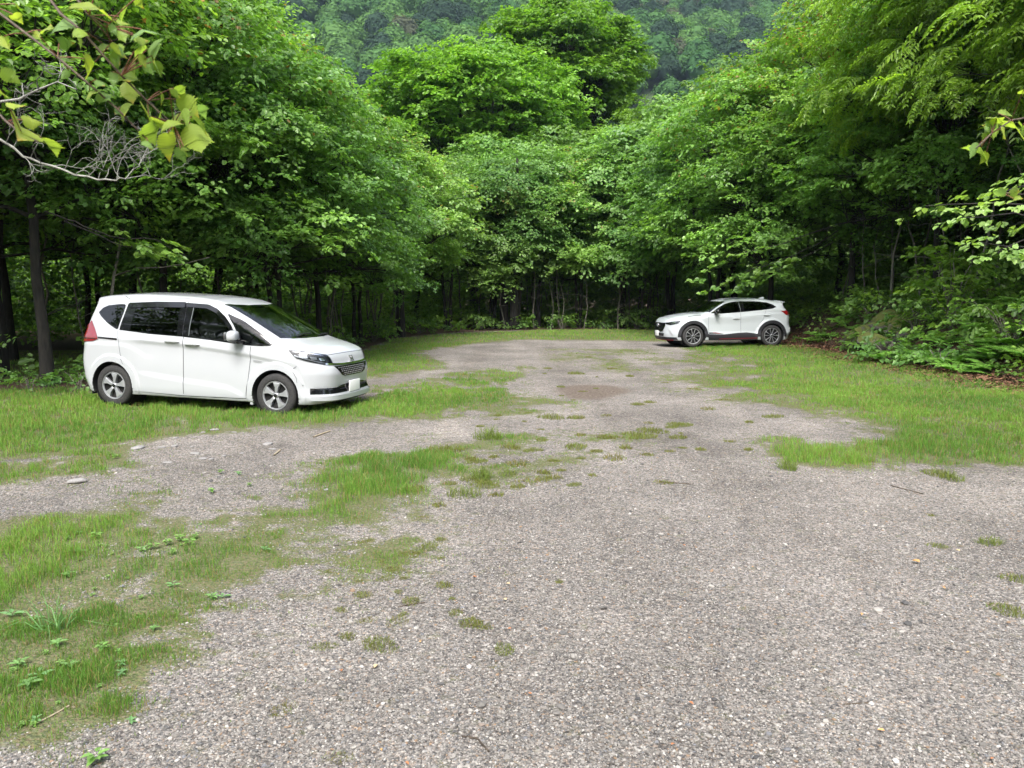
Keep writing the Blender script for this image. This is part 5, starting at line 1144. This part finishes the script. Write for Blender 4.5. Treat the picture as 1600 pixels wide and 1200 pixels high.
# ground plants over the bank, leaf litter along its foot
def bank_plants():
    g = R0(410); n = 2600; y = g.uniform(11,31,n); d = g.uniform(-.1,4.5,n); x = bank_x(y)+d; k = fbm(x,y,88,.9,3)+.06*d > .47; x, y = x[k], y[k]; n = len(x); T_ = [spray(g,9) for _ in range(4)]; t = g.random((n,1))
    v, f, c = place_sprays(g,T_,np.c_[x,y,terrain(x,y)+g.uniform(.04,.22,n)],g.uniform(0,6.28,n),np.radians(g.normal(0,16,n)),np.radians(g.normal(0,16,n)),g.uniform(.25,.45,n),.085,np.array((.06,.13,.03))*(1-t)+np.array((.15,.27,.06))*t,.75)
    tag(link('bank_plants', mesh_np('bank_plants',v,[f],M_leaf,cols=c)), kind='stuff')
    n = 16000; y = g.uniform(9,30,n); x = bank_x(y)+g.normal(-.15,.55,n); v, f = leaves_np(np.c_[x,y,terrain(x,y)+g.uniform(.004,.03,n)],np.c_[g.normal(size=(n,2)),g.normal(0,.15,n)],np.c_[g.normal(0,.35,(n,2)),np.ones(n)],g.uniform(.05,.11,n),.55,.2,.1)
    c = np.array((.16,.085,.05))*g.uniform(.35,1.3,(n,1)); tag(link('leaf_litter', mesh_np('leaf_litter',v,[f],M_litter,cols=np.repeat(c,6,0))), kind='stuff')
M_litter = col_mat('dead_leaf', .8); bank_plants()
# pale stones lying in the gravel
M_pstone = noise_mat('pale_stone', (.15,.145,.14), (.30,.29,.28), 14, .9, .5, 8, .01); FS = [rock_mesh(600+k,'stone',M_pstone,3,.22,.3) for k in range(4)]
for px, py, s in [(215,700,.15),(252,699,.06),(272,697,.08),(318,676,.05),(335,672,.08),(366,676,.05),(418,694,.12),(426,702,.06),(305,708,.08),(262,722,.07),(318,716,.07),(330,717,.06),(378,708,.05),(275,685,.06),(520,708,.05),(580,703,.04),(510,766,.05),(1202,604,.11),(1165,573,.05),(545,707,.05),(300,698,.05),(350,712,.05)]:
    x, y = at(px,py); o = link('stone', FS[rng.integers(4)], None, (x,y,float(terrain(x,y))+.006)); o.scale = (s*.62,s*.5,s*.7); o.rotation_euler.z = rng.uniform(-.5,.5); tag(o,'flat pale stone lying in the dirt and gravel','stone','flat pale stones')
x, y = at(122,753); o = link('stone', FS[1], None, (x,y,.012)); o.scale = (.08,.035,.10); o.rotation_euler.z = .5; tag(o,'pale narrow stone alone at the left between the two grass areas','stone')
# twigs on the ground
M_twig = noise_mat('dead_twig', (.03,.022,.016), (.09,.07,.05), 30, .9, .4); M_straw = mat('straw_twig', (.30,.25,.17), .8)
for pts, rd, m, lb in [([(1030,754),(1055,756),(1083,758)],.005,M_twig,'thin dark stick lying on the gravel right of centre'),([(1392,758),(1415,764),(1442,771)],.005,M_twig,'dark stick on gravel in front of the right-hand grass patch'),([(622,949),(645,944),(664,942)],.004,M_twig,'short dark twig on the gravel left of centre'),([(56,1132),(85,1118),(108,1104)],.004,M_straw,'straw-coloured stalk lying in the moss near the left edge'),([(722,1152),(745,1155),(755,1166),(764,1176)],.004,M_twig,'bent dark twig at the bottom of the gravel'),([(490,684),(503,679),(516,675)],.010,M_straw,'pale stick in the dirt in front of the minivan'),([(1318,1101),(1345,1100),(1362,1098)],.003,M_twig,'thin dark twig on gravel at lower right'),([(1293,528),(1320,526),(1345,531),(1352,541)],.018,M_straw,'pale branched stick at the foot of the bank beside the crossover'),([(428,712),(438,704)],.010,M_straw,'short white stick standing in the dirt by the pale stones')]:
    q = np.array([(*at(a,b),0) for a,b in pts]); q[:,2] = terrain(q[:,0],q[:,1])+rd; tag(link('twig', tubes_mesh('twig',[(bez(q[0],q[len(q)//2],q[-1],6) if len(q) == 3 else q,rd,5)],m)),lb,'twig')
# fallen leaves
def leaf1(name, c, m, L=.06):
    v, f = leaves_np(np.zeros((1,3)),np.array([[1.,0,.1]]),np.array([[.2,.1,1.]]),np.array([L]),.6,.3,.2); return mesh_np(name,v,[f],m,cols=np.tile(c,(6,1)))
FL = [leaf1('fallen_leaf',c,M_litter) for c in ((.42,.24,.10),(.30,.13,.06),(.45,.35,.2))]
for px, py, s, k, lb in [(1437,882,1.0,0,'orange-tan fallen leaf on open gravel at right'),(1500,864,.6,2,'small pale fallen leaf on gravel near the right edge')]:
    x, y = at(px,py); o = link('fallen_leaf',FL[k],None,(x,y,.014)); o.scale = (s,)*3; o.rotation_euler.z = 2.; tag(o,lb,'leaf')
for k in range(30):
    px, py = rng.uniform(520,1600), rng.uniform(760,1200); x, y = at(px,py); o = link('fallen_leaf',FL[rng.integers(3)],None,(x,y,.012)); o.scale = (rng.uniform(.25,.5),)*3; o.rotation_euler.z = rng.uniform(0,6.3); tag(o,'tiny brown fallen leaf scrap on the gravel','leaf','leaf scraps on the gravel')
# broad-leaved weeds
def weed_mesh(seed, n, L, wr, c):
    r = R0(seed); a = r.uniform(0,2*PI,n); k = r.random(n); P = np.c_[np.cos(a)*.015*k,np.sin(a)*.015*k,.012+.06*k]; D = np.c_[np.cos(a),np.sin(a),r.uniform(.1,.7,n)]; N = np.c_[-np.cos(a)*.4,-np.sin(a)*.4,np.ones(n)]
    v, f = leaves_np(P,D,N/np.linalg.norm(N,axis=1)[:,None],L*r.uniform(.6,1.1,n),wr,.12,.35); return mesh_np('weed',v,[f],M_fern,cols=np.repeat(np.array(c)*r.uniform(.8,1.2,(n,1)),6,0))
for k, (x, y) in enumerate([(-4.9,20.6),(-4.8,22.3),(-4.7,25.2),(-4.6,27.8),(-4.6,29.9),(-3.6,33.2),(-2.4,35.2),(-1.2,36.7),(.9,37.3),(2.6,37.7),(4.6,37.9),(6.2,37.7),(7.6,35.8),(8.4,32.2),(-6.1,17.2),(-5.6,18.4)]):
    put_shrub([3,1,3,2][k % 4],x-.25,y+.35,rng.uniform(.6,1.05),'low dim shrub along the edge of the wood behind the grass','low shrubs along the edge of the wood')
WD = [weed_mesh(1,9,.09,.5,(.15,.27,.09)),weed_mesh(2,14,.07,.6,(.18,.32,.09)),weed_mesh(3,6,.11,.45,(.13,.25,.10)),weed_mesh(4,22,.05,.7,(.20,.33,.10))]
for px, py, k, s in [(262,852,3,1.3),(282,846,3,1.4),(296,852,1,1.2),(240,858,1,1.1),(305,842,3,1.1),(270,866,3,1.),(222,862,0,1.),(122,866,0,1.1),(62,1060,2,1.1),(45,1076,0,1.2),(30,1042,0,1.),(150,1193,1,1.2),(270,917,2,.9),(415,861,2,.9),(332,936,0,.9),(350,935,2,.8),(160,1017,1,1.),(105,902,0,1.),(330,770,1,1.1),(180,716,3,1.2),(372,742,2,1.),(345,740,1,1.),(110,1045,0,1.),(190,1040,2,.7),(20,965,2,1.2),(90,1010,0,1.),(150,842,1,1.2),(390,760,3,1.),(205,1130,2,.6),(240,985,0,.7)]+[(float(a),float(b),int(c),float(d)) for a,b,c,d in zip(rng.uniform(0,330,44),rng.uniform(820,1180,44),rng.choice([1,3,3,2],44),rng.uniform(.35,.8,44)) if a < 330-(b-820)*.55]:
    x, y = at(px,py); s *= .48; o = link('weed',WD[k],None,(x,y,0)); o.scale = (s,)*3; o.rotation_euler.z = rng.uniform(0,6.3); tag(o,'low broad-leaved weed in the mossy ground at the left','weed','broad-leaved weeds at the left')
# ---------------- branches close to the camera
M_near = leaf_mat('maple_leaf', .45, .5, .3, .05); M_red = mat('red_petiole', (.15,.055,.03), .5); M_ntwig = noise_mat('near_twig', (.05,.035,.025), (.12,.09,.06), 60, .7, .3)
LB = np.array([(0,0),(.01,.17),(.08,.30),(.14,.36),(.17,.34),(.23,.41),(.26,.38),(.32,.45),(.35,.40),(.42,.46),(.44,.40),(.54,.52),(.53,.36),(.60,.35),(.61,.28),(.69,.27),(.70,.21),(.78,.17),(.88,.07),(1,0)])
def near_leaf(B, Tp, tw, c, tipc, rg):
    ax = Tp-B; L = np.linalg.norm(ax); ax /= L; v = np.array([0,1,0.])+rg.normal(0,.25,3); sd = np.cross(ax,v); sd /= np.linalg.norm(sd); up = np.cross(sd,ax); ca, sa = math.cos(tw), math.sin(tw); sd, up = sd*ca+up*sa, up*ca-sd*sa
    mid = [B+ax*L*t+up*(-.12*L*t*t) for t in LB[:,0]]; P = []; C = []
    for q in (1,-1):
        for (t, s), m_ in zip(LB,mid): P.append(m_+sd*s*q*L*.70*(1+rg.normal(0,.04))+up*abs(s)*L*(.25+.05*(len(C) % 2))); C.append(np.array(c)*(.88+.2*(len(C) % 2)))
    P = np.array(mid+P); n = len(LB); C = np.array([np.array(c)*1.15 for _ in mid]+C); w_ = np.tile(np.clip(LB[:,0]-.72,0,1)/.28,3)[:,None]; C = C*(1-w_)+np.array(tipc)*w_
    F = []
    for o in (n,2*n):
        for k in range(n-1): F.append([k,k+1,o+k+1,o+k] if o == n else [k,o+k,o+k+1,k+1])
    return P, np.array(F), C
def near_branch(name, stems, lv, sc, off, depth, label, seed):
    rg = R0(seed); root = bpy.data.objects.new(name, None); COL.objects.link(root); root.location = at_depth(*stems[0][0][:2],depth); O = np.array(root.location)
    TB = []
    for st in stems:
        q = np.array([at_depth(a,b,depth+.03*math.sin(i)) for i,(a,b) in enumerate(st)])-O; TB.append((q,np.linspace(.0030,.0016,len(q)),7))
    link('twig',tubes_mesh('twig',TB,M_ntwig),root); PT = []; allst = np.concatenate([t[0] for t in TB])
    lv = [(a,b,a+(c-a)*.86,b+(d-b)*.86) for a,b,c,d in lv]; ex = []
    for a,b,c,d in lv[::2]: u = rg.uniform(.5,.75); ex.append((a+rg.normal(0,45),b+rg.normal(0,45),0,0)); ex[-1] = (ex[-1][0],ex[-1][1],ex[-1][0]+(c-a)*u+rg.normal(0,15),ex[-1][1]+(d-b)*u+rg.uniform(0,25))
    for (a,b,c,d) in lv+ex:
        dz = rg.normal(0,.05); B = np.array(at_depth(off[0]+a*sc,off[1]+b*sc,depth+dz)); E = np.array(at_depth(off[0]+c*sc,off[1]+d*sc,depth+dz+rg.normal(0,.04))); col = np.array([(.23,.31,.055),(.20,.29,.06),(.27,.34,.06),(.17,.27,.09)][rg.integers(4)])
        p, f, cc = near_leaf(B-O,E-O,rg.normal(0,.7),col,(.45,.30,.05) if rg.random() < .45 else col,rg); lo = link('leaf',mesh_np('leaf',p,[f],M_near,cols=cc,smooth=True),root)
        k = np.argmin(np.linalg.norm(allst-(B-O),axis=1)); link('petiole',tubes_mesh('petiole',[(bez(allst[k],(allst[k]+B-O)/2+np.array([0,0,.004]),B-O,5),.0010,5)],M_red),lo)
    return tag(root,label,'branch')
LV = [(460,180,530,330),(400,110,350,250),(80,90,150,150),(260,190,340,160),(210,210,270,260),(370,270,470,270),(560,10,650,130),(730,120,830,170),(690,150,740,240),(740,180,800,290),(830,210,930,280),(850,230,880,300),(690,270,810,390),(640,270,690,340),(920,310,1000,380),(840,320,850,450),(890,370,980,490),(970,380,1020,500),(680,350,790,420),(700,450,715,570),(790,510,840,690),(370,350,490,390),(590,395,500,480),(430,440,370,510),(610,580,710,650),(560,570,600,610),(750,670,810,750),(1000,570,1020,680),(1060,570,1150,620),(1100,620,1300,770),(1080,730,1110,840),(1190,770,1280,1020),(1200,730,1330,870),(990,740,930,910),(930,720,1000,790),(1050,830,1050,1030),(900,830,950,960),(1110,920,1170,1040),(1130,930,1190,980),(0,440,160,540),(40,640,190,680),(140,750,280,780),(130,790,150,860),(260,860,390,980),(0,220,70,340),(850,-10,900,60),(500,30,420,70),(1130,700,1210,800)]
near_branch('maple_branch', [[(-260,-380),(-60,-170),(60,-25),(95,22),(130,50),(160,85),(190,118),(230,158),(272,196)],[(-260,-380),(-150,-130),(-15,10),(40,52),(90,90),(140,132),(185,172),(228,216)],[(-60,-170),(40,-90),(115,-8),(140,25),(165,42)],[(-150,-130),(-120,60),(-15,165),(10,190),(35,210),(60,222)]], LV, .25, (0,0), 1.5, 'near maple branch with pointed yellow-green leaves hanging in at the top left', 71)
LR = [(1430,740,1330,800),(1440,780,1320,860),(1320,900,1235,1010),(1330,920,1300,1000),(1440,710,1560,720),(1530,760,1550,850),(1590,780,1600,850),(1480,800,1470,890),(1600,560,1550,600),(1380,830,1310,930),(1500,1210,1600,1190),(1480,1220,1390,1180)]
near_branch('maple_branch', [[(2050,60),(1800,130),(1625,180),(1580,188),(1550,208),(1525,232)],[(1625,180),(1622,150),(1600,142)],[(1625,180),(1632,260),(1600,304),(1575,302),(1560,300)]], LR, .25, (1200,0), 2.1, 'near maple branch with reddish-tipped leaves at the right edge', 72)
def leafy_branch(lines, depth, leaf, c0, c1, label, seed):
    g = R0(seed); root = bpy.data.objects.new('leafy_branch', None); COL.objects.link(root); O = np.array(at_depth(*lines[0][0],depth)); root.location = O; C, AZ = [], []; TB = []
    for ln in lines:
        q = np.array([at_depth(a,b,depth+.25*g.normal()) for a,b in ln])-O; t = np.linspace(0,1,14); s_ = np.r_[0,np.cumsum(np.linalg.norm(np.diff(q,axis=0),axis=1))]; t = t**.75; q = np.stack([np.interp(t,s_/s_[-1],q[:,k]) for k in range(3)],-1); TB.append((wob(g,q,.012),np.linspace(.014,.004,14),5)); d = q[-1]-q[0]; a = math.atan2(d[1],d[0])
        for k in range(3 if len(ln) < 5 else 6,14): C.append(q[k]+g.normal(0,.05,3)); AZ.append(a+g.choice([-1,1])*g.uniform(.2,.9))
    C = np.array(C); n = len(C); T_ = [spray(g,13) for _ in range(4)]; t = g.random((n,1))
    v, f, c = place_sprays(g,T_,C,np.array(AZ),np.radians(g.normal(-10,8,n)),np.radians(g.normal(0,12,n)),g.uniform(.20,.34,n),leaf/1.,np.array(c0)*(1-t)+np.array(c1)*t,.85); link('twig',tubes_mesh('twig',TB,M_bark),root); link('foliage',mesh_np('foliage',v,[f],M_leaf,cols=c),root); return tag(root,label,'branch')
leafy_branch([[(1980,350),(1800,338),(1660,330),(1560,318),(1445,322)],[(1980,350),(1800,348),(1660,352),(1590,335),(1500,340)]],7.5,.062,(.14,.25,.07),(.24,.36,.12),'pale level branch reaching in from the right above the bank',81)
leafy_branch([[(2000,365),(1820,372),(1660,375),(1600,372),(1545,402)],[(2000,365),(1820,385),(1660,395),(1610,388),(1530,378)]],8.5,.062,(.12,.22,.06),(.20,.32,.10),'second pale branch hanging in at right below the level one',82)
leafy_branch([[(2000,200),(1800,235),(1660,268),(1620,285),(1560,298)],[(2000,200),(1800,228),(1660,250),(1625,262)]],6.5,.065,(.15,.26,.06),(.24,.37,.10),'pale spray of leaves at the right edge over the level branch',83)
leafy_branch([[(1310,350),(1225,380),(1150,398),(1085,440)],[(1310,360),(1240,400),(1180,420),(1110,452)],[(1300,380),(1230,415),(1190,430),(1150,455)]],25.,.16,(.09,.19,.045),(.18,.30,.08),'light green bough drooping over the bonnet of the crossover',84)
leafy_branch([[(70,330),(130,352),(180,372),(240,372),(290,400)],[(100,345),(200,385),(240,395),(275,402)]],13.6,.11,(.09,.18,.04),(.17,.28,.07),'light green bough hanging over the roof of the minivan tail',85)
# bare, lichen-grey dead branch at the left
def bare_branch():
    g = R0(91); D = 6.; q = np.array([at_depth(a,b,D+.1*math.sin(k)) for k,(a,b) in enumerate([(-40,195),(10,222),(45,252),(100,267),(150,282),(190,281),(218,262),(232,240)])]); O = q[0].copy(); q = q-O; t = np.linspace(0,1,22); q = np.stack([np.interp(t,np.linspace(0,1,len(q)),q[:,k]) for k in range(3)],-1); q = wob(g,q,.012); TB = [(q,np.linspace(.012,.004,22),6)]
    q2 = np.array([at_depth(a,b,D+.2) for a,b in [(-40,165),(30,155),(60,140),(90,128),(120,140)]])-O; TB.append((q2,np.linspace(.012,.004,5),5))
    def rec(p, d, L, r, lev):
        n = 7; pts = [p]; dd = d/np.linalg.norm(d)
        for k in range(n): dd = dd+g.normal(0,.28,3)*np.array([1,.6,1])+np.array([.05,0,.05]); dd /= np.linalg.norm(dd); pts.append(pts[-1]+dd*L/n)
        TB.append((np.array(pts),np.linspace(r,r*.4,n+1),4))
        if lev > 0:
            for k in range(2,n+1):
                if g.random() < .5: rec(pts[k], dd+g.normal(0,.8,3), L*g.uniform(.4,.7), r*.6, lev-1)
    for k in range(3,22): rec(q[k], np.array([g.normal(.5,.5),g.normal(0,.5),g.uniform(.0,1.)]), g.uniform(.2,.45), .0038, 2)
    for k in range(1,5): rec(q2[k], np.array([g.normal(.2,.6),g.normal(0,.5),g.uniform(.0,1.)]), .35, .005, 2)
    o = link('bare_branch', tubes_mesh('bare_branch',TB,M_pale), None, O); tag(o,'bare grey dead branch full of twigs, behind the near maple leaves at left','branch')
bare_branch()
